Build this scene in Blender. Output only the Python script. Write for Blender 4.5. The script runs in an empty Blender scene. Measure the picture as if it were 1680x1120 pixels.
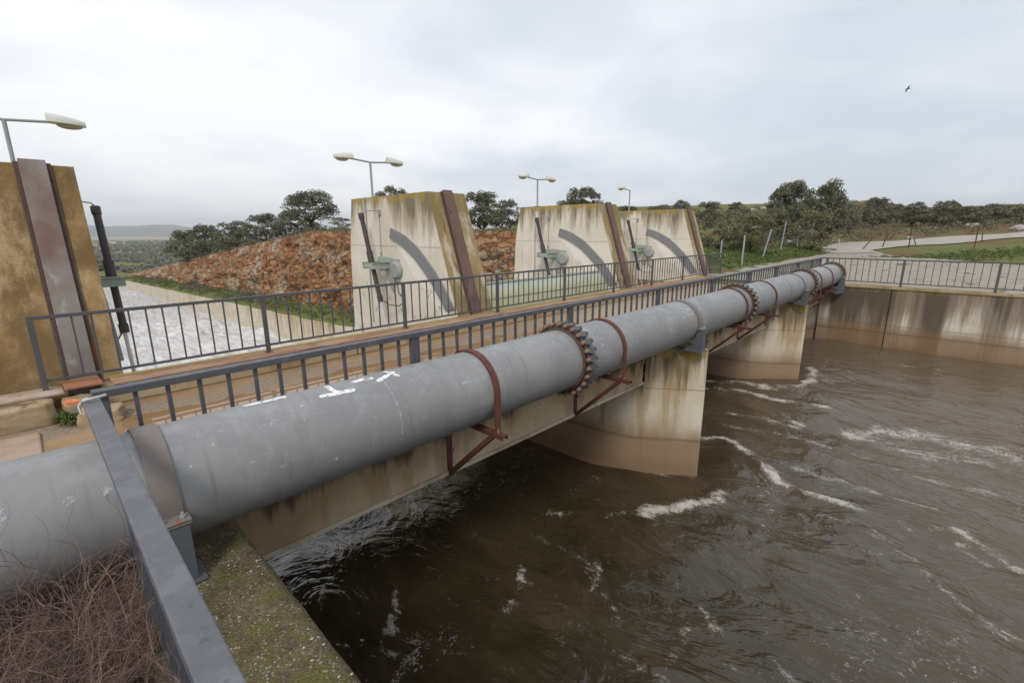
import bpy, bmesh, math, random
import numpy as np
from mathutils import Vector, Matrix
from math import sin, cos, pi, radians, sqrt, hypot, atan2

SC = bpy.context.scene
COL = SC.collection
# ------------------------------------------------------------------ camera
# Frame: the camera stands at the origin, X runs along the bridge, Y downstream, Z up.
PITCH, YAW, ROLL = radians(13.16), radians(43.9), radians(0.29)
fw = Vector((cos(PITCH)*cos(YAW), cos(PITCH)*sin(YAW), -sin(PITCH)))
rt = Vector((sin(YAW), -cos(YAW), 0))
up = rt.cross(fw)
rt, up = cos(ROLL)*rt - sin(ROLL)*up, cos(ROLL)*up + sin(ROLL)*rt
cam_data = bpy.data.cameras.new('camera')
cam_data.sensor_width = 36.0
cam_data.lens = 770.0/1680*36
cam_data.clip_start = 0.05
cam_data.clip_end = 30000
cam = bpy.data.objects.new('camera', cam_data)
COL.objects.link(cam)
cam.matrix_world = Matrix(((rt.x, up.x, -fw.x, 0), (rt.y, up.y, -fw.y, 0), (rt.z, up.z, -fw.z, 0), (0, 0, 0, 1)))
SC.camera = cam

# ------------------------------------------------------------------ light
SUN_EL, SUN_AZ = radians(46), radians(218)      # azimuth from +X towards +Y
w = bpy.data.worlds.new('World'); SC.world = w; w.use_nodes = True
nt = w.node_tree; nt.nodes.clear()
def wn(t, **k):
    n = nt.nodes.new(t)
    for a, b in k.items(): setattr(n, a, b)
    return n
out = wn('ShaderNodeOutputWorld'); bg = wn('ShaderNodeBackground'); bg.inputs[1].default_value = 0.1
sky = wn('ShaderNodeTexSky', sky_type='NISHITA', sun_disc=False, sun_elevation=SUN_EL, sun_rotation=radians(90)-SUN_AZ)
sky.dust_density = 2.0
tc = wn('ShaderNodeTexCoord'); sep = wn('ShaderNodeSeparateXYZ'); nt.links.new(tc.outputs['Generated'], sep.inputs[0])
def wmath(op, a, b=None, clamp=False):
    n = wn('ShaderNodeMath', operation=op, use_clamp=clamp)
    for i, v in enumerate((a, b)):
        if v is None: continue
        if isinstance(v, (int, float)): n.inputs[i].default_value = v
        else: nt.links.new(v, n.inputs[i])
    return n.outputs[0]
zc = wmath('MAXIMUM', sep.outputs[2], 0.0)
zz = wmath('ADD', zc, 0.22)
cmb = wn('ShaderNodeCombineXYZ')
nt.links.new(wmath('DIVIDE', sep.outputs[0], zz), cmb.inputs[0]); nt.links.new(wmath('DIVIDE', sep.outputs[1], zz), cmb.inputs[1])
def wnoise(scale, detail, rough, off):
    mp = wn('ShaderNodeMapping'); mp.inputs['Location'].default_value = off
    nt.links.new(cmb.outputs[0], mp.inputs[0])
    n = wn('ShaderNodeTexNoise'); n.inputs['Scale'].default_value = scale; n.inputs['Detail'].default_value = detail
    n.inputs['Roughness'].default_value = rough; n.inputs['Distortion'].default_value = .35
    nt.links.new(mp.outputs[0], n.inputs['Vector']); return n.outputs[0]
n1 = wnoise(.75, 5, .42, (3.2, 1.1, 0)); n2 = wnoise(2.1, 6, .48, (7.2, 4.1, 2))
mixn = wmath('ADD', wmath('MULTIPLY', n1, .62), wmath('MULTIPLY', n2, .38))
# clouds are brighter towards +Y (left of the photograph)
mixn = wmath('ADD', mixn, wmath('MULTIPLY', wmath('SUBTRACT', sep.outputs[1], sep.outputs[0]), .13))
ramp = wn('ShaderNodeValToRGB'); mixn = wmath('ADD', mixn, wmath('MULTIPLY', wmath('MULTIPLY', wmath('SUBTRACT', 1.0, zc), wmath('SUBTRACT', 1.0, zc)), wmath('MULTIPLY', wmath('MAXIMUM', sep.outputs[1], 0.0), .09)))
nt.links.new(mixn, ramp.inputs[0])
el = ramp.color_ramp.elements
el[0].position = .34; el[0].color = (.60, .655, .73, 1)
el[1].position = .66; el[1].color = (.97, .97, .985, 1)
e = el.new(.45); e.color = (.70, .745, .81, 1)
e = el.new(.54); e.color = (.82, .845, .89, 1)
val = wn('ShaderNodeVectorMath', operation='SCALE'); nt.links.new(ramp.outputs[0], val.inputs[0]); val.inputs['Scale'].default_value = 8.3
mx = wn('ShaderNodeMix', data_type='RGBA'); mx.inputs[0].default_value = .93
nt.links.new(sky.outputs[0], mx.inputs[6]); nt.links.new(val.outputs[0], mx.inputs[7])
nt.links.new(mx.outputs[2], bg.inputs[0]); nt.links.new(bg.outputs[0], out.inputs[0])

sun = bpy.data.lights.new('sun', 'SUN'); sun.energy = 1.35; sun.angle = radians(14); sun.color = (1, .955, .885)
so = bpy.data.objects.new('sun', sun); COL.objects.link(so)
sd = Vector((cos(SUN_EL)*cos(SUN_AZ), cos(SUN_EL)*sin(SUN_AZ), sin(SUN_EL)))
so.rotation_euler = sd.to_track_quat('Z', 'Y').to_euler()
SC.view_settings.view_transform = 'Standard'; SC.view_settings.look = 'None'
SC.view_settings.exposure = 0.5; SC.view_settings.gamma = 1
SC.view_settings.use_curve_mapping = False

# ------------------------------------------------------------------ shader helper
class NT:
    def __init__(s, name, rough=.8, spec=.3, metal=0.0):
        s.m = bpy.data.materials.new(name); s.m.use_nodes = True
        s.t = s.m.node_tree; s.b = s.t.nodes['Principled BSDF']
        s.b.inputs['Roughness'].default_value = rough
        s.b.inputs['Specular IOR Level'].default_value = spec
        s.b.inputs['Metallic'].default_value = metal
        g = s.t.nodes.new('ShaderNodeNewGeometry'); s.pos = g.outputs['Position']; s.nor = g.outputs['Normal']
        sp = s.t.nodes.new('ShaderNodeSeparateXYZ'); s.link(s.pos, sp.inputs[0])
        s.x, s.y, s.z = sp.outputs
    def link(s, a, b): s.t.links.new(a, b)
    def put(s, v, sock):
        if isinstance(v, (int, float)):
            sock.default_value = v if sock.type == 'VALUE' else (v, v, v, 1) if sock.type == 'RGBA' else (v, v, v)
        elif isinstance(v, tuple):
            sock.default_value = (*v, 1) if sock.type == 'RGBA' and len(v) == 3 else v
        else: s.link(v, sock)
    def math(s, op, a, b=0.0, clamp=False):
        n = s.t.nodes.new('ShaderNodeMath'); n.operation = op; n.use_clamp = clamp
        s.put(a, n.inputs[0]); s.put(b, n.inputs[1]); return n.outputs[0]
    def step(s, v, a, b, lo=0.0, hi=1.0):
        n = s.t.nodes.new('ShaderNodeMapRange'); n.interpolation_type = 'SMOOTHSTEP'
        s.put(v, n.inputs[0])
        for i, q in enumerate((a, b, lo, hi)): s.put(q, n.inputs[i+1])
        return n.outputs[0]
    def vec(s, sc, src=None, off=(0, 0, 0)):
        n = s.t.nodes.new('ShaderNodeMapping'); s.link(src or s.pos, n.inputs[0])
        n.inputs['Scale'].default_value = sc; n.inputs['Location'].default_value = off; return n.outputs[0]
    def noise(s, scale, detail=4, rough=.55, vec=None, dist=0.0, color=False):
        n = s.t.nodes.new('ShaderNodeTexNoise'); s.link(vec or s.pos, n.inputs['Vector'])
        n.inputs['Scale'].default_value = scale; n.inputs['Detail'].default_value = detail
        n.inputs['Roughness'].default_value = rough; n.inputs['Distortion'].default_value = dist
        return n.outputs['Color' if color else 'Fac']
    def voro(s, scale, vec=None, feature='F1', out='Distance'):
        n = s.t.nodes.new('ShaderNodeTexVoronoi'); n.feature = feature; s.link(vec or s.pos, n.inputs['Vector'])
        n.inputs['Scale'].default_value = scale; return n.outputs[out]
    def mix(s, f, a, b, mode='MIX'):
        n = s.t.nodes.new('ShaderNodeMix'); n.data_type = 'RGBA'; n.blend_type = mode; n.clamp_factor = True
        s.put(f, n.inputs[0]); s.put(a, n.inputs[6]); s.put(b, n.inputs[7]); return n.outputs[2]
    def attr(s, name, out='Fac'):
        n = s.t.nodes.new('ShaderNodeAttribute'); n.attribute_name = name; return n.outputs[out]
    def obj(s):
        n = s.t.nodes.new('ShaderNodeTexCoord'); return n.outputs['Object']
    def rnd(s):
        n = s.t.nodes.new('ShaderNodeObjectInfo'); return n.outputs['Random']
    def bump(s, h, strength=.3, dist=.02):
        n = s.t.nodes.new('ShaderNodeBump'); n.inputs['Strength'].default_value = strength
        n.inputs['Distance'].default_value = dist; s.put(h, n.inputs['Height'])
        s.link(n.outputs[0], s.b.inputs['Normal'])
    def col(s, c): s.put(c, s.b.inputs['Base Color'])
    def rough(s, r): s.put(r, s.b.inputs['Roughness'])

def mat_concrete(name, base=(.56, .50, .41), pale=(.68, .62, .53), dark=(.115, .09, .062), ztop=-2.0, reach=1.0, amount=.5,
                 tide=None, lichen=.0, brown=(.30, .21, .12), lines=(), seed=0., streak_scale=2.0, fallw=.34, cols=False):
    n = NT(name, .88, .2)
    big = n.noise(.9, 5, .6, n.vec((1, 1, 1), off=(seed, 0, 0)))
    c = n.mix(n.step(big, .35, .68), base, pale)
    fine = n.noise(28, 6, .7)
    c = n.mix(n.step(fine, .3, .8, 0, .35), c, tuple(v*.62 for v in base))
    s1 = n.noise(streak_scale, 5, .6, n.vec((1, 1, .10), off=(seed, seed, 0)))
    s2 = n.noise(streak_scale*3.6, 4, .6, n.vec((1, 1, .06), off=(seed, 0, seed)))
    fall = n.step(n.z, ztop-reach, ztop, 0, 1)
    # brown run-off stains, long
    m = n.math('ADD', s1, n.math('MULTIPLY', fall, .24))
    m = n.step(m, .66-.14*amount, .80-.14*amount)
    c = n.mix(n.math('MULTIPLY', m, .62), c, brown)
    # black streaks near the top
    m = n.math('ADD', n.math('ADD', n.math('MULTIPLY', s1, .55), n.math('MULTIPLY', s2, .45)), n.math('MULTIPLY', fall, fallw))
    m = n.step(m, .86-.16*amount, .97-.16*amount)
    c = n.mix(n.math('MULTIPLY', m, .82), c, dark)
    if cols:
        k1 = n.noise(1.0, 3, .5, n.vec((1, 1, .05), off=(0, seed, 0))); k2 = n.noise(5.5, 4, .6, n.vec((1, 1, .05), off=(0, seed, 3)))
        kk = n.math('ADD', n.math('ADD', n.math('MULTIPLY', k1, .7), n.math('MULTIPLY', k2, .3)), n.math('MULTIPLY', fall, .10))
        c = n.mix(n.step(kk, .455, .56, 0, .80), c, (.19, .148, .105)); c = n.mix(n.step(kk, .55, .64, 0, .75), c, (.075, .058, .042))
    for lz in lines:
        d = n.math('ABSOLUTE', n.math('SUBTRACT', n.z, lz))
        c = n.mix(n.step(d, .006, .016, .5, 0), c, dark)
    if lichen > 0:
        l = n.math('ADD', n.noise(5, 5, .6), n.step(n.z, ztop-.42, ztop, 0, .34))
        c = n.mix(n.math('MULTIPLY', n.step(l, .70, .84), lichen), c, (.36, .25, .055))
    if tide is not None:
        zt = n.math('ADD', n.z, n.math('MULTIPLY', n.math('SUBTRACT', n.noise(1.6, 5, .65, n.vec((1, 1, .35))), .5), .55))
        c = n.mix(n.step(zt, tide-.30, tide+.20, .82, 0), c, (.225, .138, .072))
        c = n.mix(n.step(zt, tide-.85, tide-.50, .42, 0), c, (.17, .10, .055))
        d = n.math('ABSOLUTE', n.math('SUBTRACT', n.z, tide-.27))
        c = n.mix(n.step(d, .01, .05, .38, 0), c, (.09, .06, .04))
    if name == 'pier_concrete':
        dd = n.math('ADD', n.math('SUBTRACT', n.y, 9.9), n.math('MULTIPLY', n.math('ADD', n.z, .9), -1.05)); bw = n.math('ADD', n.math('ABSOLUTE', n.math('SUBTRACT', dd, .28)), n.math('MULTIPLY', n.math('SUBTRACT', n.noise(2.2, 5, .7), .5), 1.0))
        c = n.mix(n.math('MULTIPLY', n.step(bw, .32, .42, .7, 0), n.step(n.z, .1, -.4)), c, (.80, .77, .70))
        c = n.mix(n.math('MULTIPLY', n.step(n.noise(3.5, 6, .7, n.vec((1, 1, .8), off=(2, 8, 1))), .58, .64, 0, .7), n.step(n.z, -.9, -1.6)), c, (.30, .22, .12))
    n.col(c)
    n.bump(n.math('ADD', n.math('MULTIPLY', fine, .5), n.noise(7, 5, .6)), .35, .02)
    return n.m

def mat_ochre(name, base=(.36, .24, .115), dark=(.115, .08, .04)):
    n = NT(name, .92, .15)
    a = n.noise(1.3, 6, .62, n.vec((1, 1, .55))); b = n.noise(2.6, 5, .6, n.vec((1.2, 1, .12)))
    c = n.mix(n.step(a, .36, .64), base, (.27, .17, .075))
    c = n.mix(n.step(b, .52, .72, 0, .8), c, (.50, .37, .21))
    c = n.mix(n.step(n.noise(2.0, 6, .7, n.vec((1, 1, .25), off=(5, 1, 2))), .54, .72, 0, .85), c, dark)
    c = n.mix(n.step(n.noise(.8, 5, .65, n.vec((1, 1, .8), off=(9, 3, 2))), .46, .60, 0, .85), c, (.165, .105, .05))
    c = n.mix(n.math('MULTIPLY', n.step(n.noise(1.5, 6, .7, n.vec((1, 1, .35), off=(19, 3, 2))), .50, .62), .7), c, (.47, .35, .20))
    c = n.mix(n.math('MULTIPLY', n.step(n.z, .2, .9), n.step(n.noise(3.5, 6, .7), .42, .6, .2, .8)), c, (.17, .115, .045))
    c = n.mix(n.step(n.noise(24, 5, .7), .45, .75, 0, .5), c, tuple(v*.5 for v in base))
    c = n.mix(n.step(n.noise(60, 3, .6), .66, .72, 0, .5), c, (.5, .42, .2))
    n.col(c); n.bump(n.noise(30, 7, .7), .5, .03)
    return n.m

def mat_paint(name, base, rough=.45, spec=.45, rust=0.0, dirt=.35, var=.12, rcol=(.16, .055, .025), sc=1.0, feet=False):
    n = NT(name, rough, spec)
    c = n.mix(n.step(n.noise(3*sc, 5, .6), .3, .7), base, tuple(v*(1-var) for v in base))
    if rust: c = n.mix(n.step(n.noise(6*sc, 7, .68, n.vec((1, 1, .5))), .62-.14*rust, .70-.12*rust), c, rcol)
    c = n.mix(n.step(n.noise(40*sc, 4, .6), .52, .75, 0, dirt), c, tuple(v*.55+.02 for v in base))
    if feet:
        c = n.mix(n.math('MULTIPLY', n.step(n.z, -1.99, -1.80, .75, 0), n.step(n.noise(14, 5, .7), .42, .6)), c, (.13, .06, .035))
        c = n.mix(n.step(n.noise(9, 5, .7), .56, .72, 0, .5), c, (.17, .17, .175))
    n.col(c); n.rough(n.step(n.noise(12*sc, 4, .6), .3, .7, rough-.06, rough+.2))
    n.bump(n.noise(45*sc, 4, .6), .12, .006)
    return n.m

MAT = {}
MAT['rail'] = mat_paint('grey_rail_paint', (.088, .090, .098), .42, .45, rust=.06, dirt=.5, feet=True)
def fore_rail():
    n = NT('weathered_rail_paint', .42, .45)
    a = n.noise(9, 6, .62); c = n.mix(n.step(a, .4, .66), (.100, .101, .112), (.150, .15, .165))
    c = n.mix(n.step(n.noise(26, 3, .5), .64, .70, 0, .5), c, (.055, .055, .062))
    v = n.voro(22); c = n.mix(n.step(v, .055, .075, .8, 0), c, n.mix(n.step(n.noise(13, 2), .56, .6), (.125, .125, .135), (.5, .5, .5)))
    n.col(c); n.rough(n.step(a, .3, .7, .38, .6)); n.bump(n.noise(30, 5, .6), .18, .006); return n.m
MAT['fore_rail'] = fore_rail()
MAT['rust'] = mat_paint('red_oxide_steel', (.125, .045, .032), .6, .3, rust=.5, dirt=.6, rcol=(.07, .03, .022), sc=2)
MAT['rustbolt'] = mat_paint('orange_rusted_steel', (.30, .165, .10), .75, .25, rust=.3, dirt=.7, sc=4)
MAT['greensteel'] = mat_paint('pale_green_steel', (.36, .41, .35), .5, .4, rust=.25, dirt=.5, rcol=(.22, .19, .10), sc=2)
MAT['housing'] = mat_paint('grey_green_housing', (.34, .355, .33), .6, .3, rust=.1, dirt=.5, rcol=(.3, .26, .2), sc=1.5)
MAT['darkrod'] = mat_paint('dark_rusted_cylinder', (.055, .046, .045), .5, .4, rust=.8, dirt=.5, rcol=(.095, .045, .03), sc=1.5)
MAT['chrome'] = mat_paint('bright_piston_rod', (.6, .58, .56), .3, .6, dirt=.2)
MAT['galv'] = mat_paint('galvanised_steel', (.33, .345, .36), .5, .4, dirt=.3)
MAT['seal'] = mat_paint('grey_seal_plate', (.22, .22, .225), .5, .4, rust=.12, dirt=.4, rcol=(.20, .10, .05), sc=1.2)
MAT['lampshell'] = mat_paint('cream_lamp_shell', (.66, .65, .58), .5, .4, dirt=.25)
MAT['lampglass'] = mat_paint('yellowed_lamp_lens', (.42, .38, .24), .3, .5, dirt=.25)
MAT['saddle'] = mat_paint('saddle_grey_paint', (.11, .115, .125), .5, .4, rust=.18, dirt=.5, sc=2)
MAT['saddleband'] = mat_paint('brown_grey_band', (.19, .165, .150), .5, .4, rust=.30, dirt=.5, rcol=(.27, .10, .045), sc=1.6)
MAT['channel'] = mat_paint('rusty_purple_channel', (.17, .105, .085), .65, .3, rust=.4, dirt=.5, rcol=(.095, .05, .045), sc=.8)
def mat_greychannel():
    n = NT('faded_grey_brown_steel', .6, .3)
    a = n.noise(.9, 5, .6, n.vec((1, 1, .9), off=(2, 0, 0))); c = n.mix(n.step(a, .38, .60), (.245, .215, .195), (.165, .10, .08))
    c = n.mix(n.step(n.z, -.9, -.5, .75, 0), c, (.235, .215, .19))
    c = n.mix(n.step(n.noise(5, 6, .7, n.vec((1, 1, .3))), .56, .68, 0, .7), c, (.36, .35, .34))
    c = n.mix(n.step(n.noise(14, 6, .7), .60, .70, 0, .6), c, (.19, .075, .05))
    n.col(c); n.bump(n.noise(70, 2, .5), .25, .004); return n.m
MAT['greychannel'] = mat_greychannel()
def mat_face():
    n = NT('streaked_tan_face', .92, .15)
    a = n.noise(1.1, 6, .65, n.vec((1, 1, .5))); c = n.mix(n.step(a, .38, .62), (.36, .275, .15), (.27, .20, .10))
    b = n.noise(2.4, 5, .65, n.vec((1.5, 1, .14), off=(1, 2, 0))); c = n.mix(n.step(b, .50, .62, 0, .85), c, (.56, .49, .38))
    b = n.noise(3.1, 5, .65, n.vec((1.5, 1, .12), off=(6, 2, 0))); c = n.mix(n.step(b, .55, .66, 0, .8), c, (.15, .11, .055))
    top = n.math('ADD', n.step(n.z, -.3, .9, 0, .3), n.noise(4, 5, .6)); c = n.mix(n.step(top, .62, .80, 0, .8), c, (.23, .175, .07))
    n.col(n.mix(n.step(n.noise(26, 5, .7), .45, .75, 0, .4), c, (.17, .13, .07))); n.bump(n.noise(30, 6, .7), .45, .025); return n.m
MAT['facestreak'] = mat_face()
MAT['darkchannel'] = mat_paint('dark_channel_flange', (.085, .055, .045), .7, .3, rust=.4, dirt=.5)
MAT['rope'] = mat_paint('white_rope', (.62, .58, .54), .9, .1, dirt=.3)
MAT['rag'] = mat_paint('orange_tape', (.68, .23, .10), .6, .3, dirt=.3)
MAT['whitepaint'] = (lambda n: (n.col((.84, .84, .84)), n.put(n.step(n.noise(26, 6, .75), .34, .54, .08, 1), n.b.inputs['Alpha']), n.m)[2])(NT('white_spray_paint', .6, .3))
def chalk():
    n = NT('faded_white_mark', .8, .2)
    n.col((.50, .51, .52)); n.put(n.step(n.noise(30, 5, .7), .40, .62, 0, .85), n.b.inputs['Alpha']); return n.m
MAT['chalk'] = chalk()
def fadedpaint():
    n = NT('smeared_white_paint', .7, .3)
    n.col((.86, .86, .87)); n.put(n.step(n.noise(16, 5, .7), .34, .56, 0, 1), n.b.inputs['Alpha']); return n.m
MAT['smear'] = fadedpaint()

def mat_pipe():
    n = NT('grey_pipe_paint', .48, .4)
    base = (.210, .208, .209)
    big = n.noise(1.4, 5, .6); c = n.mix(n.step(big, .3, .7), base, (.252, .249, .246))
    # scuffs: short pale scratches along and across
    v = n.vec((.9, 3, 3)); s = n.noise(9, 7, .75, v, 1.2)
    area = n.step(n.noise(1.1, 3, .5, n.vec((1, 1, 1), off=(2.3, .4, 1))), .40, .56)
    c = n.mix(n.math('MULTIPLY', n.step(s, .62, .68), n.math('MULTIPLY', area, .75)), c, (.50, .50, .49))
    s = n.noise(16, 5, .7, n.vec((3, .6, .6), off=(1, 2, 3)), 1.5)
    c = n.mix(n.math('MULTIPLY', n.step(s, .65, .72), .5), c, (.46, .46, .45))
    vo = n.voro(5.0, n.vec((1, 1, 1), off=(.3, .1, .7))); c = n.mix(n.math('MULTIPLY', n.step(vo, .035, .075, 1, 0), n.step(n.noise(25, 3), .42, .55)), c, (.58, .56, .5))
    # drips, and paler blotches towards the top
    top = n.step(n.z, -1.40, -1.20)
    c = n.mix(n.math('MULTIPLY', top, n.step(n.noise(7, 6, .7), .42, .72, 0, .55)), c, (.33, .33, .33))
    dr = n.noise(18, 4, .6, n.vec((1, .1, .1))); c = n.mix(n.step(dr, .55, .75, 0, .42), c, (.135, .13, .125))
    ch = n.math('MULTIPLY', n.step(n.noise(2.2, 7, .72, n.vec((1, 1, .6), off=(6, 1, 4)), .8), .52, .68), .35); c = n.mix(ch, c, (.37, .37, .365))
    ru = n.math('MULTIPLY', n.step(n.noise(5, 5, .7, n.vec((2.2, .3, .3), off=(3, 3, 3))), .66, .74), .35); c = n.mix(ru, c, (.20, .135, .095))
    n.col(c); n.rough(n.step(n.noise(5, 4), .3, .7, .40, .58)); n.bump(n.noise(60, 3), .06, .004)
    return n.m
MAT['pipe'] = mat_pipe()

MAT['pier'] = mat_concrete('pier_concrete', ztop=.95, reach=1.5, amount=.56, lichen=.85, lines=(-.37,), brown=(.27, .215, .125), dark=(.16, .135, .085), base=(.64, .58, .48), pale=(.76, .70, .605), tide=-6, seed=3.1)
MAT['nose'] = mat_concrete('pier_nose_concrete', ztop=-2.0, reach=1.9, amount=.86, lichen=.7, lines=(-2.75,), tide=-3.45, brown=(.33, .22, .095), dark=(.125, .095, .055), base=(.56, .48, .36), pale=(.68, .61, .50), seed=8.0, streak_scale=2.6)
MAT['beam'] = mat_concrete('beam_concrete', ztop=-1.98, reach=.75, amount=1.12, fallw=.30, base=(.44, .335, .215), pale=(.54, .43, .30), dark=(.055, .046, .032), brown=(.26, .17, .085), seed=5, streak_scale=1.6)
MAT['wall'] = mat_concrete('wall_concrete', ztop=-1.95, reach=1.9, amount=.8, fallw=.17, cols=True, lichen=.25, tide=-3.28, lines=(-3.28,), base=(.52, .46, .37), pale=(.70, .65, .56), dark=(.075, .06, .045), brown=(.21, .155, .095), seed=12, streak_scale=1.15)
MAT['coping'] = mat_concrete('coping_concrete', base=(.36, .31, .21), pale=(.42, .37, .27), ztop=-1.9, reach=.2, amount=.6, lichen=.3)
MAT['chutewall'] = mat_concrete('chute_wall_concrete', ztop=-6.5, reach=6, amount=.16, base=(.50, .44, .34), pale=(.60, .54, .44), brown=(.36, .24, .12), seed=2, streak_scale=.5)
MAT['ochre'] = mat_ochre('ochre_weathered_concrete')
MAT['darkgap'] = (lambda n: (n.col((.03, .027, .022)), n.m)[1])(NT('dark_joint', .9, .1))

# ------------------------------------------------------------------ mesh helper
class MB:
    def __init__(s): s.v = []; s.f = []; s.mi = []
    def add(s, vs, fs, mi=0):
        o = len(s.v); s.v += [tuple(p) for p in vs]
        for f in fs: s.f.append(tuple(o+i for i in f)); s.mi.append(mi)
        return s
    def box(s, a, b, mi=0):
        x0, y0, z0 = a; x1, y1, z1 = b
        return s.add([(x0, y0, z0), (x1, y0, z0), (x1, y1, z0), (x0, y1, z0), (x0, y0, z1), (x1, y0, z1), (x1, y1, z1), (x0, y1, z1)],
                     [(0, 3, 2, 1), (4, 5, 6, 7), (0, 1, 5, 4), (1, 2, 6, 5), (2, 3, 7, 6), (3, 0, 4, 7)], mi)
    def bar(s, p, q, w, h, upv=(0, 0, 1), mi=0):
        p = Vector(p); q = Vector(q); d = (q-p).normalized(); u = Vector(upv)
        sd = d.cross(u)
        if sd.length < 1e-4: sd = d.cross(Vector((1, 0, 0)))
        sd.normalize(); u = sd.cross(d)
        vs = []
        for c in (p, q):
            for a, b in ((-1, -1), (1, -1), (1, 1), (-1, 1)): vs.append(c+sd*(a*w/2)+u*(b*h/2))
        return s.add(vs, [(0, 1, 2, 3), (7, 6, 5, 4), (0, 4, 5, 1), (1, 5, 6, 2), (2, 6, 7, 3), (3, 7, 4, 0)], mi)
    def tube(s, pts, r, n=8, cap=True, mi=0):
        pts = [Vector(p) for p in pts]; rs = r if isinstance(r, (list, tuple)) else [r]*len(pts)
        vs = []; prev = None
        for i, p in enumerate(pts):
            d = (pts[min(i+1, len(pts)-1)]-pts[max(i-1, 0)]).normalized()
            if prev is None: a = d.orthogonal().normalized()
            else:
                a = prev-d*prev.dot(d)
                a = a.normalized() if a.length > 1e-6 else d.orthogonal().normalized()
            prev = a; b = d.cross(a)
            for k in range(n): vs.append(p+(a*cos(2*pi*k/n)+b*sin(2*pi*k/n))*rs[i])
        fs = []
        for i in range(len(pts)-1):
            for k in range(n): fs.append((i*n+k, i*n+(k+1) % n, (i+1)*n+(k+1) % n, (i+1)*n+k))
        if cap: fs.append(tuple(range(n-1, -1, -1))); fs.append(tuple((len(pts)-1)*n+k for k in range(n)))
        return s.add(vs, fs, mi)
    def prism(s, poly, a, b, axis='x', mi=0):
        # poly: list of 2-tuples in the plane normal to axis, extruded from a to b
        def P(u, v, t): return {'x': (t, u, v), 'y': (u, t, v), 'z': (u, v, t)}[axis]
        n = len(poly)
        return s.add([P(u, v, a) for u, v in poly]+[P(u, v, b) for u, v in poly],
                     [tuple(range(n-1, -1, -1)), tuple(range(n, 2*n))]+[(i, (i+1) % n, n+(i+1) % n, n+i) for i in range(n)], mi)
    def obj(s, name, mat, parent=None, smooth=False, bevel=0, label=None):
        me = bpy.data.meshes.new(name); me.from_pydata(s.v, [], s.f)
        for m in (mat if isinstance(mat, (list, tuple)) else [mat]): me.materials.append(m)
        if any(s.mi): me.polygons.foreach_set('material_index', s.mi)
        bm = bmesh.new(); bm.from_mesh(me); bmesh.ops.recalc_face_normals(bm, faces=bm.faces); bm.to_mesh(me); bm.free()
        if smooth:
            me.polygons.foreach_set('use_smooth', [True]*len(me.polygons))
            me.set_sharp_from_angle(angle=radians(40))
        o = bpy.data.objects.new(name, me); COL.objects.link(o)
        if parent: o.parent = parent
        if bevel:
            b = o.modifiers.new('bevel', 'BEVEL'); b.width = bevel; b.segments = 2; b.limit_method = 'ANGLE'; b.harden_normals = False
        if label: o['label'] = label
        return o
def tag(o, label, cat, group=None):
    o['label'] = label; o['category'] = cat
    if group: o['group'] = group
    return o
def kind(o, k, label=None, cat=None):
    o['kind'] = k
    if label: o['label'] = label
    if cat: o['category'] = cat
    return o
def empty(name, label, cat, loc=(0, 0, 0), group=None):
    o = bpy.data.objects.new(name, None); COL.objects.link(o); o.location = loc; o.empty_display_size = .2
    return tag(o, label, cat, group)
def dup(root, loc, label, group=None):
    r = root.copy(); COL.objects.link(r); r.location = loc; r['label'] = label
    if group: r['group'] = group
    for ch in list(root.children):
        c = ch.copy(); COL.objects.link(c); c.parent = r
        for g in ch.children:
            d = g.copy(); COL.objects.link(d); d.parent = c
    return r
def grid_mesh(name, P, mat, attrs=None, smooth=True):
    """P: array (n, m, 3) of points joined as a sheet"""
    n, m, _ = P.shape
    idx = np.arange(n*m).reshape(n, m)
    f = np.stack([idx[:-1, :-1], idx[1:, :-1], idx[1:, 1:], idx[:-1, 1:]], -1).reshape(-1, 4)
    me = bpy.data.meshes.new(name)
    me.vertices.add(n*m); me.vertices.foreach_set('co', P.reshape(-1).astype(np.float32))
    me.loops.add(f.size); me.loops.foreach_set('vertex_index', f.reshape(-1).astype(np.int32))
    me.polygons.add(len(f)); me.polygons.foreach_set('loop_start', np.arange(0, f.size, 4, dtype=np.int32))
    me.polygons.foreach_set('loop_total', np.full(len(f), 4, np.int32))
    me.update(calc_edges=True)
    me.polygons.foreach_set('use_smooth', [smooth]*len(f))
    for k, a in (attrs or {}).items():
        at = me.attributes.new(k, 'FLOAT', 'POINT'); at.data.foreach_set('value', a.reshape(-1).astype(np.float32))
    me.materials.append(mat)
    o = bpy.data.objects.new(name, me); COL.objects.link(o); return o

# numpy value noise
def vnoise(x, y, seed=0):
    x = np.asarray(x, float); y = np.asarray(y, float)
    xi = np.floor(x).astype(np.int64); yi = np.floor(y).astype(np.int64); fx = x-xi; fy = y-yi
    fx = fx*fx*(3-2*fx); fy = fy*fy*(3-2*fy)
    def h(a, b):
        n = (a*374761393+b*668265263+seed*1442695041) & 0x7fffffff
        n = ((n ^ (n >> 13))*1274126177) & 0x7fffffff
        return ((n ^ (n >> 16)) & 0xffff)/65535.
    return (h(xi, yi)*(1-fx)+h(xi+1, yi)*fx)*(1-fy)+(h(xi, yi+1)*(1-fx)+h(xi+1, yi+1)*fx)*fy
def fbm(x, y, oct=4, seed=0, gain=.5):
    s = 0; a = 1; t = 0
    for k in range(oct): s = s+a*vnoise(np.asarray(x)*2**k, np.asarray(y)*2**k, seed+k*17); t += a; a *= gain
    return s/t

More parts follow.
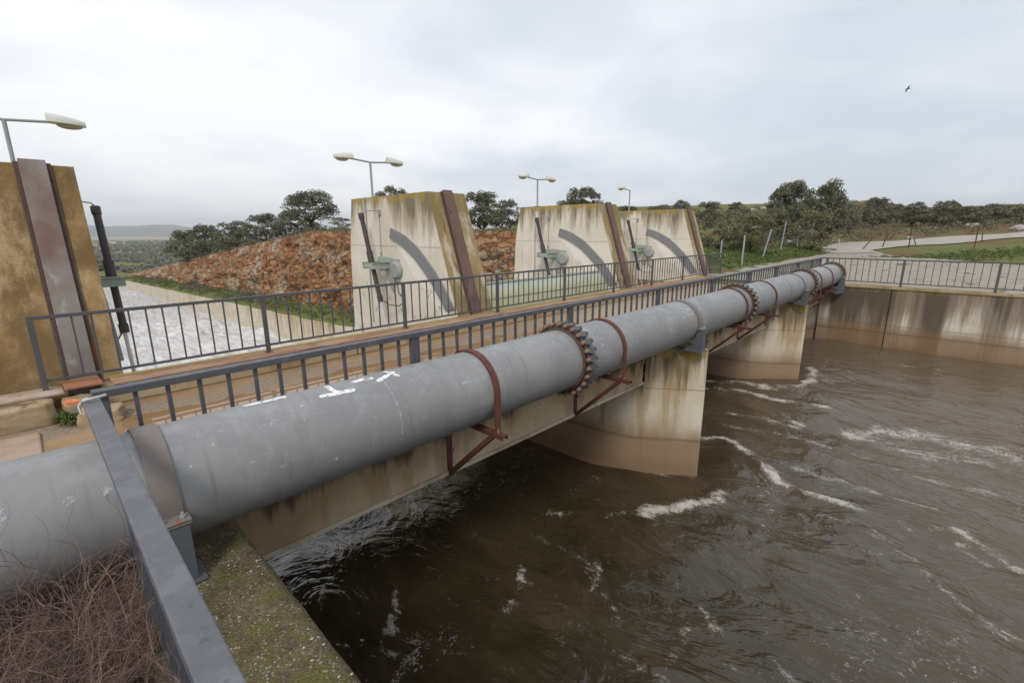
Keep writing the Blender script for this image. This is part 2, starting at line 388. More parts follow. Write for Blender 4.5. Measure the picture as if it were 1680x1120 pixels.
# ------------------------------------------------------------------ terrain
def S(a, b, t):
    t = min(1., max(0., (t-a)/(b-a))); return t*t*(3-2*t)
def xr(y): return 21.1-3.9*S(15, 40, y)
def zw(y): return -(8.58+.03*y)
def plateau(x, y):
    r = hypot(x, y); az = math.degrees(atan2(y, x)) if r > 0 else 0
    W = 1-S(32, 58, az) if x > 0 else 0.0
    if az < -90: W = 0
    h = -2.12+2.1*S(9.5, 22, y)
    h += W*7.6*S(45, 170, r)
    h -= (1-W)*min(26., max(0, (y-56))*.094)
    h += .18*sin(x*.31+1.3)*sin(y*.27)*S(24, 60, r)*(1 if r < 400 else 0)
    return h
def terr(x, y):
    d = x-xr(y)
    if d < 0.02:
        if x > (.5 if y < 8 else -.5):
            return -10.5 if y < 8 else min(-10.5, zw(y)-1.5)
        return (-2.12 if y < -9 else -2.75)-max(0, y-8.5)*.15 if y < 40 else -7-(y-40)*.05
    P = plateau(x, y)
    if y > 10.:
        zb = -2.12+(-(6.2+.033*y)+2.12)*S(10.5, 17, y)+.12*d
        t = S(5.0, 7.1, d)
        return zb*(1-t)+P*t
    return P

def mat_ground():
    n = NT('ground_soil_and_grass', .95, .1)
    a = n.noise(.35, 7, .65); b = n.noise(2.5, 6, .7); c1 = n.noise(14, 5, .7)
    grass = n.mix(n.step(b, .3, .7), (.10, .125, .035), (.165, .19, .06))
    soil = n.mix(n.step(b, .3, .7), (.20, .125, .065), (.125, .09, .05))
    far = n.math('MULTIPLY', n.step(n.x, 62, 78), n.step(n.y, 24, 14))
    g = n.mix(n.step(n.math('ADD', a, n.math('MULTIPLY', far, .10)), .46, .60), grass, soil)
    g = n.mix(n.step(c1, .5, .75, 0, .5), g, (.07, .06, .03))
    # the open farmland of the distant plain
    r = n.math('MAXIMUM', n.y, n.math('MULTIPLY', n.x, .9))
    fld = n.mix(n.step(n.noise(.0016, 3, .5), .45, .56), (.17, .19, .09), (.42, .30, .20))
    fld = n.mix(n.step(n.noise(.004, 3, .5, n.vec((1, .3, 1))), .55, .62, 0, .7), fld, (.10, .12, .05))
    g = n.mix(n.step(r, 700, 1500), g, fld)
    n.col(g); n.bump(n.math('ADD', b, c1), .8, .08); return n.m
us = sorted(set([-9000, -5000, -2500, -1200, -600, -300, -150, -80, -40, -20, -10, -5, -2, -.6, .38, .6] + list(np.linspace(3, 20.9, 7)) + [21.06, 21.13] +
    [21.6, 22.4] + list(np.arange(23.2, 40, .8)) + list(np.arange(40, 84, 1.6)) + list(np.arange(84, 200, 5)) + [210, 240, 300, 400, 550, 750, 1000, 1500, 2500, 4000, 7000, 11000]))
ys = [-9000, -4000, -2000, -1000, -500, -300, -200, -140, -100, -75, -60, -50, -42, -36]+list(np.arange(-32, 7, 1.0))+list(np.arange(7, 9, .25))+list(np.arange(9, 40, 1.))+list(np.arange(40, 160, 3.))+list(np.arange(160, 320, 8.))+[330, 360, 400, 450, 520, 600, 700, 850, 1000, 1300, 1700, 2200, 3000, 4500, 6500, 9000, 12000]
P = np.zeros((len(us), len(ys), 3))
for i, u in enumerate(us):
    for j, y in enumerate(ys):
        x = u+(xr(y)-21.1)*((1-S(45, 160, u)) if u >= 21 else max(0, u)/21.0)
        P[i, j] = (x, y, terr(x, y))
g = grid_mesh('ground', P, mat_ground()); kind(g, 'structure')

# distant hills
def mat_hill():
    n = NT('distant_hill_scrub', .95, .1)
    n.col(n.mix(n.step(n.noise(.004, 6, .6), .4, .6), (.045, .06, .04), (.10, .10, .06))); return n.m
nx, ny = 120, 14
P = np.zeros((nx, ny, 3))
prof = lambda a: (128*math.exp(-((a-87)/5.5)**2)+100*math.exp(-((a-79.5)/3.2)**2)+75*math.exp(-((a-101)/8)**2)+46*math.exp(-((a-73.5)/4)**2)+26)
for i in range(nx):
    a = 58+60*i/(nx-1)
    for j in range(ny):
        r = 5200+300*j; k = sin(pi*min(1, j/(ny-1)*1.0))
        P[i, j] = (r*cos(radians(a)), r*sin(radians(a)), -30+(prof(a)*(1+.18*(fbm(a*1.3, j*.5, 3, 4)-.5)))*k*.85)
kind(grid_mesh('hills', P, mat_hill()), 'structure')
# small ridge behind on the far right
# ------------------------------------------------------------------ roads
def mat_gravel(name, a, b, wet=False):
    n = NT(name, .9, .25)
    f = n.noise(20, 6, .75); m = n.noise(1.3, 5, .65)
    c = n.mix(n.step(m, .35, .65), a, b); c = n.mix(n.step(f, .4, .75, 0, .5), c, tuple(v*.5 for v in a))
    c = n.mix(n.step(n.voro(18), .0, .35, .35, 0), c, tuple(min(1, v*1.6) for v in b))
    if wet:
        st = n.noise(.9, 4, .6, n.vec((.35, 1.6, 1))); w = n.step(st, .60, .66)
        c = n.mix(n.math('MULTIPLY', w, .6), c, (.13, .09, .055)); n.rough(n.mix(w, (.9, .9, .9), (.06, .06, .06)))
        gr = n.step(n.noise(.7, 5, .6, n.vec((.5, 1.3, 1), off=(4, 4, 0))), .60, .66)
        c = n.mix(gr, c, (.12, .15, .05))
    n.col(c); n.bump(f, .4, .02); return n.m
MAT['gravel'] = mat_gravel('gravel_yard', (.285, .245, .20), (.36, .315, .26), True)
MAT['road'] = mat_gravel('pale_gravel_road', (.34, .305, .27), (.41, .37, .335))
def ribbon(name, L, R, mat, lift, n=60, m=8, jit=.35):
    def samp(A, t):
        k = t*(len(A)-1); i = min(int(k), len(A)-2); f = k-i
        p0 = A[max(i-1, 0)]; p1 = A[i]; p2 = A[i+1]; p3 = A[min(i+2, len(A)-1)]
        return [.5*((2*p1[c])+(-p0[c]+p2[c])*f+(2*p0[c]-5*p1[c]+4*p2[c]-p3[c])*f*f+(-p0[c]+3*p1[c]-3*p2[c]+p3[c])*f**3) for c in (0, 1)]
    P = np.zeros((n, m, 3))
    for i in range(n):
        a = samp(L, i/(n-1)); b = samp(R, i/(n-1))
        for j in range(m):
            t = j/(m-1)
            if j in (0, m-1): t += (fbm(i*.45, j, 3, 9)-.5)*jit*.25
            x = a[0]*(1-t)+b[0]*t; y = a[1]*(1-t)+b[1]*t
            P[i, j] = (x, y, terr(x, y)+lift+(.0 if 0 < j < m-1 else -.0))
    return kind(grid_mesh(name, P, mat), 'structure')
ribbon('gravel_yard', [(21.3, 8.6), (25, 8.9), (31, 9.1), (38, 8.9), (45, 9.0), (53, 10.2)], [(21.3, -14), (25, -12), (33, -9.5), (40, -4.5), (46, 1.5), (56.5, 6.8)], MAT['gravel'], .045, 80, 40)
ribbon('gravel_road', [(51, 9.9), (57, 10.9), (63, 10.9), (68, 9.6), (74, 5), (79, 0), (86, -5), (98, -12), (115, -22)],
       [(54.5, 6.2), (55.8, 6.9), (57.5, 6.2), (61.5, 4.2), (66.5, 1.8), (70.8, -.6), (76, -4.5), (86, -12), (100, -24)], MAT['road'], .085, 90, 8)

# ------------------------------------------------------------------ river water
def mat_water():
    n = NT('muddy_river_water', .07, .5)
    foam = n.attr('foam'); b = n.noise(1.1, 4, .6, n.vec((1, .5, 1)))
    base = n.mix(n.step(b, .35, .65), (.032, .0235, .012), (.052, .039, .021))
    # darker towards the near bridge end: shade and dark reflection painted into the colour
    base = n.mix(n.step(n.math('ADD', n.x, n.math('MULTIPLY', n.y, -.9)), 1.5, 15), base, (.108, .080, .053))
    fn = n.noise(7, 8, .78, n.vec((1, .6, 1)), .6); fl = n.noise(30, 4, .7)
    t = n.math('SUBTRACT', 1.0, foam)
    th = n.math('ADD', n.math('MULTIPLY', fn, .72), n.math('MULTIPLY', fl, .28))
    m = n.step(n.math('SUBTRACT', th, n.math('MULTIPLY', t, .36)), .22, .45)
    # thin scattered flecks everywhere
    sp = n.noise(11, 6, .8, n.vec((1, .8, 1), off=(3, 1, 0)), 1.4); zone = n.step(n.noise(.55, 3, .5, n.vec((.5, 1.6, 1), off=(1, 7, 0))), .47, .66)
    m2 = n.math('MULTIPLY', n.step(n.math('ADD', sp, n.math('MULTIPLY', zone, .085)), .645, .74), .6)
    m = n.math('MAXIMUM', m, m2)
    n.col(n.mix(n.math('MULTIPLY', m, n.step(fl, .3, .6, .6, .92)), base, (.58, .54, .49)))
    n.rough(n.step(m, 0, 1, .07, .7))
    h1 = n.noise(1.15, 4, .55, n.vec((1.0, .55, 1)), 1.3); h2 = n.noise(4.2, 4, .55, n.vec((1, .6, 1)), .8); h3 = n.noise(24, 3, .6, n.vec((1, .65, 1)))
    h = n.math('ADD', n.math('MULTIPLY', h1, 1.0), n.math('ADD', n.math('MULTIPLY', h2, .20), n.math('MULTIPLY', h3, .025)))
    n.bump(h, .85, .16)
    return n.m
# foam lines on the water: points (x, y), half width, strength, ridge height
def wlev(x, y):
    # the pool lies a little higher by the far wall than where it is drawn down through the bays
    tx = np.clip((x-8.5)/11, 0, 1); tx = tx*tx*(3-2*tx)
    return -4.45+.36*tx
FOAM = [
 ([(6.18, 3.09), (6.46, 2.92), (6.81, 2.72), (7.15, 2.56), (7.52, 2.49), (7.8, 2.47)], 0.1, 1, 0.05),
 ([(5.28, 4.28), (5.65, 3.82), (5.94, 3.44), (6.18, 3.09)], 0.05, 0.55, 0.02),
 ([(9.66, 3.6), (9.83, 3.15), (9.56, 2.63), (9.31, 2.27), (8.92, 1.93), (8.86, 1.63), (8.78, 1.29)], 0.075, 0.85, 0.05),
 ([(8.78, 1.29), (8.79, 0.98), (8.74, 0.72), (8.68, 0.59)], 0.09, 0.95, 0.05),
 ([(13.24, 4.83), (13.61, 4.2), (13.62, 3.71), (13.63, 3.18), (14.21, 2.81), (15.0, 2.72), (15.99, 2.83), (16.65, 3.14)], 0.1, 0.95, 0.04),
 ([(12.62, 4.83), (12.9, 4.11), (12.94, 3.35), (13.02, 2.8), (13.13, 2.28), (13.22, 1.94)], 0.09, 0.95, 0.05),
 ([(11.48, 3.61), (11.66, 2.84), (11.65, 2.32), (11.62, 1.78)], 0.1, 0.45, 0),
 ([(12.07, 1.24), (12.69, 0.78), (12.94, 0.28), (12.91, -0.22), (12.82, -0.77), (12.96, -1.33)], 0.22, 0.62, 0),
 ([(12.01, 2.41), (11.82, 1.88)], 0.1, 0.55, 0),
 ([(12.12, 0.81), (12.09, 0.21), (12.37, -0.51), (12.55, -1.27)], 0.2, 0.42, 0),
 ([(9.1, -0.57), (8.96, -0.77), (8.72, -0.95), (8.6, -1.12)], 0.06, 0.85, 0.02),
 ([(8.36, -0.33), (8.69, -0.58), (8.99, -0.7)], 0.05, 0.6, 0),
 ([(8.31, 0.66), (8.13, 0.41), (7.89, 0.17), (7.72, -0.11), (7.54, -0.25)], 0.08, 0.45, 0.03),
 ([(5.02, 3.07), (4.75, 2.94), (4.42, 2.81)], 0.05, 0.55, 0),
 ([(4.75, 1.68), (4.17, 1.6), (3.88, 1.59)], 0.05, 0.5, 0),
 ([(4.85, 0.83), (4.78, 0.64)], 0.05, 0.6, 0),
 ([(4.09, 3.73), (3.86, 3.63), (3.89, 3.44)], 0.04, 0.7, 0),
 ([(2.42, 4.4), (2.36, 4.2), (2.33, 4.26)], 0.03, 0.8, 0),
 ([(2.12, 5.46), (1.93, 5.13)], 0.03, 0.8, 0),
 ([(15.07, 6.27), (15.03, 5.25)], 0.05, 0.2, 0),
 ([(2.13, 4.19), (2.14, 3.95)], 0.03, 0.6, 0),
 ([(4.05, 5.89), (4.3, 5.89), (4.65, 5.66)], 0.04, 0.4, 0),
 ([(18.42, 0.98), (18.8, 0.15)], 0.1, 0.35, 0),
 ([(16.93, 2.79), (16.68, 1.96)], 0.1, 0.3, 0),
 ([(8.78, 1.71), (7.74, 1.49), (6.84, 1.38), (5.95, 1.43), (5.15, 1.74), (4.49, 1.97)], 0.28, 0, -0.07),
 ([(7.95, 2.9), (8.64, 2.83), (9.43, 2.88), (10.21, 3.29), (10.42, 3.78)], 0.22, 0, 0.06),
 ([(8.5, 0.69), (7.73, 0.43), (7.18, -0.03), (6.8, -0.34), (6.18, -0.52)], 0.25, 0, 0.06),
 ([(10.76, 3.91), (10.99, 2.16), (10.97, 0.58), (11.42, -1.23)], 0.35, 0, -0.05),
 ([(20.55, 3.5), (18.07, 1.39), (17.5, -0.16), (17.63, -1.46)], 0.4, 0, 0.05),
 ([(1.97, 5.78), (3.06, 5.76), (4.84, 5.89), (6.26, 5.71)], 0.3, 0, 0.06),
 ([(1.7, 4.2), (2.84, 4.24), (4.13, 4.24), (5.45, 3.46)], 0.3, 0, -0.06),
 ([(11.82, 2.12), (13.2, 0.95), (14.65, -1.35)], 0.4, 0, -0.04),
 ([(7.24, 4.38), (7.51, 3.75), (7.84, 3.31), (7.98, 3.06)], 0.035, 0.45, 0.03),
 ([(13.5, 4.66), (13.72, 3.74), (14.03, 2.97)], 0.04, 0.55, 0.03),
 ([(11.07, 5.67), (11.28, 5.08), (11.75, 4.0)], 0.05, 0.35, 0),
 ([(10.69, 3.46), (11.05, 2.79), (11.15, 2.2), (11.01, 1.49), (11.03, 0.88)], 0.1, 0.36, 0),
 ([(10.89, 0.66), (10.92, 0.12), (10.94, -0.38), (11.09, -0.85), (11.04, -1.22)], 0.1, 0.38, 0),
 ([(9.57, 1.81), (9.67, 1.05), (9.58, 0.42), (9.66, -0.2)], 0.08, 0.36, 0),
 ([(8.73, 0.1), (8.94, -0.24), (9.1, -0.57)], 0.05, 0.5, 0),
 ([(8.63, -0.52), (8.54, -0.7), (8.43, -0.85)], 0.05, 0.5, 0),
 ([(8.2, 1.13), (8.12, 0.63), (7.94, 0.31)], 0.05, 0.42, 0.02),
 ([(7.57, -0.12), (7.38, -0.31), (7.27, -0.49), (7.17, -0.6)], 0.06, 0.42, 0.02),
 ([(4.81, 4.13), (4.8, 3.43), (4.54, 2.75), (4.22, 2.38)], 0.05, 0.36, 0),
 ([(4.18, 3.81), (4.01, 3.55), (3.74, 3.52), (3.46, 3.45)], 0.04, 0.45, 0),
 ([(5.24, 2.01), (5.01, 1.68), (4.89, 1.42)], 0.06, 0.4, 0),
 ([(3.81, 2.2), (3.87, 1.86), (3.84, 1.64)], 0.05, 0.42, 0),
 ([(4.57, 1.17), (4.64, 0.95), (4.68, 0.73)], 0.06, 0.42, 0),
 ([(3.57, 2.69), (3.45, 2.35), (3.29, 2.16)], 0.05, 0.36, 0),
 ([(5.75, 0.39), (5.93, -0.03), (6.28, -0.51)], 0.1, 0.32, 0),
 ([(7.15, -0.7), (6.98, -0.9), (6.91, -1.07)], 0.08, 0.34, 0),
 ([(2.68, 6.16), (2.79, 5.64), (3.0, 5.33)], 0.04, 0.35, 0),
 ([(2.64, 4.76), (2.47, 4.35), (2.29, 4.3)], 0.03, 0.6, 0.01),
 ([(1.71, 5.15), (1.97, 4.74), (2.08, 4.37)], 0.03, 0.35, 0),
 ([(3.4, 5.0), (3.82, 4.96), (4.17, 4.81)], 0.03, 0.35, 0),
 ([(5.14, 5.57), (5.67, 5.32), (5.97, 4.85)], 0.03, 0.35, 0),
 ([(6.11, 4.54), (6.15, 3.8), (6.26, 3.3)], 0.04, 0.4, 0),
]
xs = np.concatenate([np.arange(.62, 12, .055), np.arange(12, 20.95, .085), [20.95]])
yv = np.concatenate([[-60, -45, -34, -26, -20, -16, -13, -11, -9, -7.5, -6.2], np.arange(-5.2, 1.5, .09), np.arange(1.5, 7.2, .06), np.arange(7.2, 9.3, .2)])
X, Y = np.meshgrid(xs, yv, indexing='ij')
Z = wlev(X, Y)
def dline(X, Y, pts):
    best = np.full(X.shape, 1e9)
    for (ax, ay), (bx, by) in zip(pts[:-1], pts[1:]):
        dx, dy = bx-ax, by-ay; L = dx*dx+dy*dy+1e-9
        t = np.clip(((X-ax)*dx+(Y-ay)*dy)/L, 0, 1)
        best = np.minimum(best, np.hypot(X-ax-t*dx, Y-ay-t*dy))
    return best
wx = X+.5*(fbm(X*.8, Y*.8, 3, 31)-.5); wy = Y+.5*(fbm(X*.8, Y*.8, 3, 47)-.5)
Z = Z+.11*(fbm(wx*.5, wy*.33, 2, 1)-.5)*2+.050*(fbm(wx*1.5, wy*.9, 3, 7, .42)-.5)*2
foam = np.zeros_like(X)
jx = X+.22*(fbm(X*3.1, Y*3.1, 3, 91)-.5); jy = Y+.22*(fbm(X*3.1, Y*3.1, 3, 77)-.5)
for pts, hw, st, ridge in FOAM:
    if 0 < st < .6: st += .12 if pts[0][0] > 6.5 else -.04
    d = dline(jx, jy, pts)
    f = np.clip(1-d/(hw*1.9), 0, 1)
    brk = .40+1.5*(fbm(X*2.6+5, Y*2.6, 3, 55)-.28)
    foam = np.maximum(foam, st*f**.6*np.clip(brk, 0, 1))
    Z = Z+ridge*np.exp(-(d/(hw*1.6+.08))**2)
P = np.stack([X, Y, Z], -1)
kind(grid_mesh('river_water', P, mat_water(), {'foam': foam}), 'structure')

# ------------------------------------------------------------------ spillway chute: white water
def mat_white():
    n = NT('white_water', .55, .3)
    a = n.noise(1.3, 7, .7, n.vec((1.4, .35, 1)), .7); b = n.noise(6.5, 6, .74, n.vec((1, .5, 1)))
    s = n.math('ADD', n.math('MULTIPLY', a, .6), n.math('MULTIPLY', b, .4))
    far = n.step(n.y, 45, 110, 0, .10)
    c = n.mix(n.step(n.math('SUBTRACT', s, far), .30, .62), (.33, .31, .295), (.74, .72, .70))
    n.col(c); n.bump(s, .8, .35); return n.m
ys2 = np.concatenate([np.arange(8.9, 24, .4), np.arange(24, 70, .45), np.arange(70, 200, 1.5)])
P = np.zeros((90, len(ys2), 3))
for j, y in enumerate(ys2):
    xl = -.4; xe = xr(y)-.05
    for i in range(90):
        x = xl+(xe-xl)*i/89
        z = -4.62+(zw(y)+4.62)*S(9, 20, y)
        P[i, j] = (x, y, z)
tb = np.clip((P[..., 1]-10)/8, 0, 1)
P[..., 2] += tb*(1.25*(fbm(P[..., 0]*.42, P[..., 1]*.25, 3, 3)-.5)+.42*(fbm(P[..., 0]*1.7, P[..., 1]*1.1, 3, 8)-.5))
kind(grid_mesh('chute_water', P, mat_white()), 'structure')

# chute side wall on the far bank
mb = MB(); prev = None
ys3 = list(np.arange(22.35, 60, 1.0))+list(np.arange(60, 190, 4))
for a, b in zip(ys3[:-1], ys3[1:]):
    for s_ in (0,):
        x0, x1 = xr(a), xr(b); t0, t1 = -(6.2+.033*a)+.02*sin(a), -(6.2+.033*b)+.02*sin(b); b0, b1 = zw(a)-1.5, zw(b)-1.5
        mb.add([(x0-.15, a, b0), (x1-.15, b, b1), (x1-.15, b, t1), (x0-.15, a, t0), (x0+.25, a, b0), (x1+.25, b, b1), (x1+.25, b, t1), (x0+.25, a, t0)],
               [(0, 1, 2, 3), (5, 4, 7, 6), (3, 2, 6, 7)])
tag(mb.obj('chute_wall', MAT['chutewall']), 'low pale concrete wall along the far side of the white water chute', 'wall')

# rock cutting above the chute wall
def mat_rock():
    n = NT('red_cut_rock', .9, .15)
    wv = n.vec((.75, .45, 1.0), src=None); a = n.noise(.8, 8, .72, wv, .8)
    c = n.mix(n.step(a, .34, .62), (.36, .15, .062), (.48, .275, .135))
    c = n.mix(n.step(n.noise(1.5, 6, .7, n.vec((.7, .5, 1.6), off=(3, 5, 1)), 1.0), .53, .66, 0, .85), c, (.50, .39, .27))
    c = n.mix(n.step(n.noise(.5, 5, .65, n.vec((1, 1, 1.4), off=(7, 3, 1))), .52, .66, 0, .8), c, (.25, .185, .135))
    c = n.mix(n.step(n.noise(2.4, 6, .75, n.vec((1, .8, .7), off=(1, 9, 4)), 1.5), .55, .66, 0, .85), c, (.13, .06, .032))
    c = n.mix(n.step(n.noise(9, 6, .75), .50, .72, 0, .45), c, (.17, .08, .04))
    c = n.mix(n.step(n.noise(.22, 6, .7, n.vec((1, .8, 1.6), off=(3, 8, 6)), .6), .50, .60, 0, .7), c, n.mix(n.noise(5, 6, .7), (.46, .38, .27), (.62, .54, .41)))
    c = n.mix(n.step(n.noise(.3, 5, .65, n.vec((1, 1, 1), off=(1, 2, 9)), .5), .53, .62, 0, .8), c, n.mix(n.noise(7, 6, .7), (.33, .12, .05), (.44, .19, .085)))
    c = n.mix(n.step(n.noise(3.1, 6, .75, n.vec((.5, .4, 1.3), off=(2, 2, 2)), .6), .62, .70, 0, .9), c, (.60, .50, .39))
    g = n.math('MULTIPLY', n.step(n.noise(.6, 6, .7, n.vec((1, 1, 1), off=(0, 4, 8))), .56, .66), .6); c = n.mix(g, c, (.12, .11, .055))
    vo = n.t.nodes.new('ShaderNodeTexVoronoi'); vo.feature = 'DISTANCE_TO_EDGE'; vo.inputs['Scale'].default_value = 1.1
    wp = n.t.nodes.new('ShaderNodeVectorMath'); wp.operation = 'MULTIPLY_ADD'; n.link(n.noise(1.2, 5, .7, color=True), wp.inputs[0]); wp.inputs[1].default_value = (1.6, 1.6, 1.6); n.link(n.vec((.9, .7, 1.5)), wp.inputs[2]); n.link(wp.outputs[0], vo.inputs['Vector'])
    c = n.mix(n.step(vo.outputs['Distance'], .0, .05, .45, 0), c, (.13, .065, .035))
    n.col(c); n.bump(n.math('ADD', n.noise(4, 8, .75), n.math('ADD', n.noise(1.4, 6, .7, n.vec((.6, .5, 1.5))), n.step(vo.outputs['Distance'], 0, .08))), 1.0, .3); return n.m
rng = np.random.RandomState(4)
yr = np.concatenate([np.arange(14.5, 34, .16), np.arange(34, 75, .24), np.arange(75, 190, .8)]); nv = 60
P = np.zeros((len(yr), nv, 3))
for i, y in enumerate(yr):
    zt = plateau(xr(y)+8, y)
    zb_ = -2.12+(-(6.2+.033*y)+2.12)*S(10.5, 17, y)+.4
    for j in range(nv):
        t = j/(nv-1)
        d = 4.0+2.5*t**1.2; z = zb_+(zt-zb_+.10)*min(1, t*1.04)
        P[i, j] = (xr(y)+d, y, z)
Yc, Zc = P[..., 1], P[..., 2]
ridged = 1-2*np.abs(fbm(Yc*.22+Zc*.18, Zc*.45, 4, 12, .55)-.5)
disp = 1.5*(fbm(Yc*.13, Zc*.25, 3, 2)-.5)+.9*(ridged-.75)+.45*(fbm(Yc*.9, Zc*1.2, 4, 21, .6)-.5)
blk = np.floor(fbm(Yc*.45+Zc*.35, Zc*.8-Yc*.15, 3, 33)*9)/9; disp += 1.25*(blk-.5)
blk = np.floor(fbm(Yc*1.3-Zc*.6, Zc*1.9+Yc*.3, 3, 35)*8)/8; disp += .38*(blk-.5)
tt = np.linspace(0, 1, nv)[None, :]; soil_ = np.clip((fbm(Yc*.09, Zc*.3, 2, 81)-.38)*5, 0, 1)*np.clip(tt*1.6-.3, 0, 1); disp = disp*(1-.75*soil_)
fade = np.clip((1-np.linspace(0, 1, nv))*5, 0.12, 1)[None, :]
cr = np.abs(fbm(Yc*.75+Zc*.5, Zc*.55-Yc*.2, 3, 61)-.5); disp += .25; disp -= .45*np.exp(-(cr/.02)**2)
disp += .16*(fbm(Yc*2.6, Zc*3.1, 3, 71, .6)-.5)
P[..., 0] -= disp*fade; P[..., 2] += .22*(fbm(Yc*1.1, Zc*1.1, 3, 5)-.5)
kind(grid_mesh('rock_cutting', P, mat_rock(), smooth=True), 'structure')

# ------------------------------------------------------------------ leaves
def mat_leaf(name, c1, c2, c3):
    n = NT(name, .65, .25)
    r = n.attr('leafrand'); c = n.mix(n.step(r, .1, .6), c1, c2); c = n.mix(n.step(r, .7, 1.0), c, c3)
    c = n.mix(n.step(n.rnd(), 0, 1, 0, .45), c, tuple(v*.72 for v in c1)); n.col(c); return n.m
LEAF = {'oak': mat_leaf('holm_oak_leaves', (.095, .100, .058), (.165, .168, .105), (.29, .285, .205)),
        'olive': mat_leaf('olive_bush_leaves', (.125, .125, .06), (.185, .178, .09), (.25, .235, .13)),
        'green': mat_leaf('fresh_green_leaves', (.075, .11, .028), (.11, .155, .042), (.16, .19, .07)),
        'grey': mat_leaf('grey_shrub_leaves', (.12, .12, .072), (.175, .168, .105), (.25, .235, .165)),
        'dry': mat_leaf('dry_brown_leaves', (.14, .095, .06), (.20, .14, .085), (.26, .20, .13))}
def leaf_arrays(rng, centers, radii, per, size, flat=.92, bottom=-.5):
    """leaf quads scattered through balls; returns verts, randoms"""
    C = []; R = []
    for c, r in zip(centers, radii):
        k = max(6, int(per*r**1.6))
        d = rng.normal(size=(k, 3)); d /= np.linalg.norm(d, axis=1)[:, None]
        d[:, 2] = np.where(d[:, 2] < bottom, -d[:, 2]*.4, d[:, 2])
        rr = r*(.52+.55*rng.rand(k)**.6)
        p = np.array(c)+d*rr[:, None]*np.array([1, 1, flat]); C.append(p); R.append(rng.rand(k)*.55+.45*rng.rand())
    C = np.concatenate(C); R = np.concatenate(R); n = len(C)
    a = rng.normal(size=(n, 3)); a /= np.linalg.norm(a, axis=1)[:, None]
    b = rng.normal(size=(n, 3)); b -= a*(a*b).sum(1)[:, None]; b /= np.linalg.norm(b, axis=1)[:, None]
    s = size*(.6+.8*rng.rand(n))[:, None]
    V = np.stack([C-a*s, C-b*s*.55, C+a*s, C+b*s*.55], 1).reshape(-1, 3)
    return V, np.repeat(np.clip(R, 0, 1), 4)
def quad_obj(name, V, R, mat, parent=None):
    me = bpy.data.meshes.new(name); nq = len(V)//4
    me.vertices.add(len(V)); me.vertices.foreach_set('co', V.reshape(-1).astype(np.float32))
    me.loops.add(len(V)); me.loops.foreach_set('vertex_index', np.arange(len(V), dtype=np.int32))
    me.polygons.add(nq); me.polygons.foreach_set('loop_start', np.arange(0, len(V), 4, dtype=np.int32)); me.polygons.foreach_set('loop_total', np.full(nq, 4, np.int32))
    me.update(calc_edges=True)
    at = me.attributes.new('leafrand', 'FLOAT', 'POINT'); at.data.foreach_set('value', R.astype(np.float32))
    me.materials.append(mat); o = bpy.data.objects.new(name, me); COL.objects.link(o)
    if parent: o.parent = parent
    return o
def mat_bark():
    n = NT('oak_bark', .95, .1); n.col(n.mix(n.noise(9, 6, .7, n.vec((1, 1, .3))), (.05, .04, .03), (.12, .10, .08))); n.bump(n.noise(12, 6, .7, n.vec((1, 1, .25))), .8, .04); return n.m
MAT['bark'] = mat_bark()
def make_tree(seed, leaf, trunk_h=.28, nclus=26, per=900, size=.03, spread=.5, lean=.0):
    """unit tree: 1 m wide crown, total height 1 m; returns crown mesh and trunk mesh"""
    rng = np.random.RandomState(seed)
    mb = MB(); top = Vector((lean, 0, trunk_h*1.05))
    mb.tube([(0, 0, -.08), (.01+lean*.3, .0, trunk_h*.5), top], [.045, .032, .027], 7)
    cs = []; rs = []
    nl = 6
    for k in range(nl):
        a = 2*pi*k/nl+rng.rand()*.7; e = .35+.45*rng.rand(); L = spread*(.55+.35*rng.rand())
        p1 = top+Vector((cos(a)*L*.45, sin(a)*L*.45, .12+.1*rng.rand())); p2 = top+Vector((cos(a)*L, sin(a)*L, .22+.30*rng.rand()*e))
        mb.tube([top-Vector((0, 0, .03)), p1, p2], [.02, .013, .006], 5)
        mb.tube([p1, p1+Vector((rng.normal()*.08, rng.normal()*.08, .16))], [.01, .004], 4)
    h0 = trunk_h*.9
    for k in range(nclus):
        a = 2*pi*rng.rand(); t = rng.rand()**.9            # t: 0 low, 1 top of the dome
        rmax = spread*(.80+.16*sin(a*3+seed)*1.0)*sqrt(max(.05, 1-(.15+.80*t)**2.4)) if t > .25 else spread*(.62+.6*t)
        q = (.35+.65*rng.rand()**.5) if rng.rand() < .8 else rng.rand()*.4
        r = (.075+.085*rng.rand()**1.3)*(1.1-.25*t)
        cs.append((lean+cos(a)*rmax*q, sin(a)*rmax*q, min(h0+(1-h0)*(.08+.80*t), 1-r*.8))); rs.append(r)
    V, R = leaf_arrays(rng, cs, [r for r in rs], per/(.15**1.6), size)
    return V, R, mb
PROTO = {}
def proto(key, seed, leaf, **k):
    V, R, mb = make_tree(seed, leaf, **k)
    c = quad_obj('crown', V, R, LEAF[leaf]); t = mb.obj('trunk', MAT['bark'], smooth=True)
    cm, tm = c.data, t.data; bpy.data.objects.remove(c); bpy.data.objects.remove(t)
    PROTO[key] = (cm, tm)
proto('oak', 11, 'oak', trunk_h=.28, nclus=58, per=330, size=.0135, spread=.52)
proto('big1', 5, 'oak', trunk_h=.12, nclus=70, per=330, size=.016, spread=.54)
proto('big2', 8, 'oak', trunk_h=.12, nclus=62, per=330, size=.016, spread=.5, lean=.05)
proto('m1', 21, 'oak', trunk_h=.08, nclus=52, per=200, size=.020, spread=.52)
proto('m2', 22, 'oak', trunk_h=.10, nclus=46, per=200, size=.020, spread=.5, lean=.06)
proto('m3', 23, 'oak', trunk_h=.05, nclus=54, per=200, size=.020, spread=.54)
proto('b1', 31, 'olive', trunk_h=.05, nclus=30, per=260, size=.017, spread=.54)
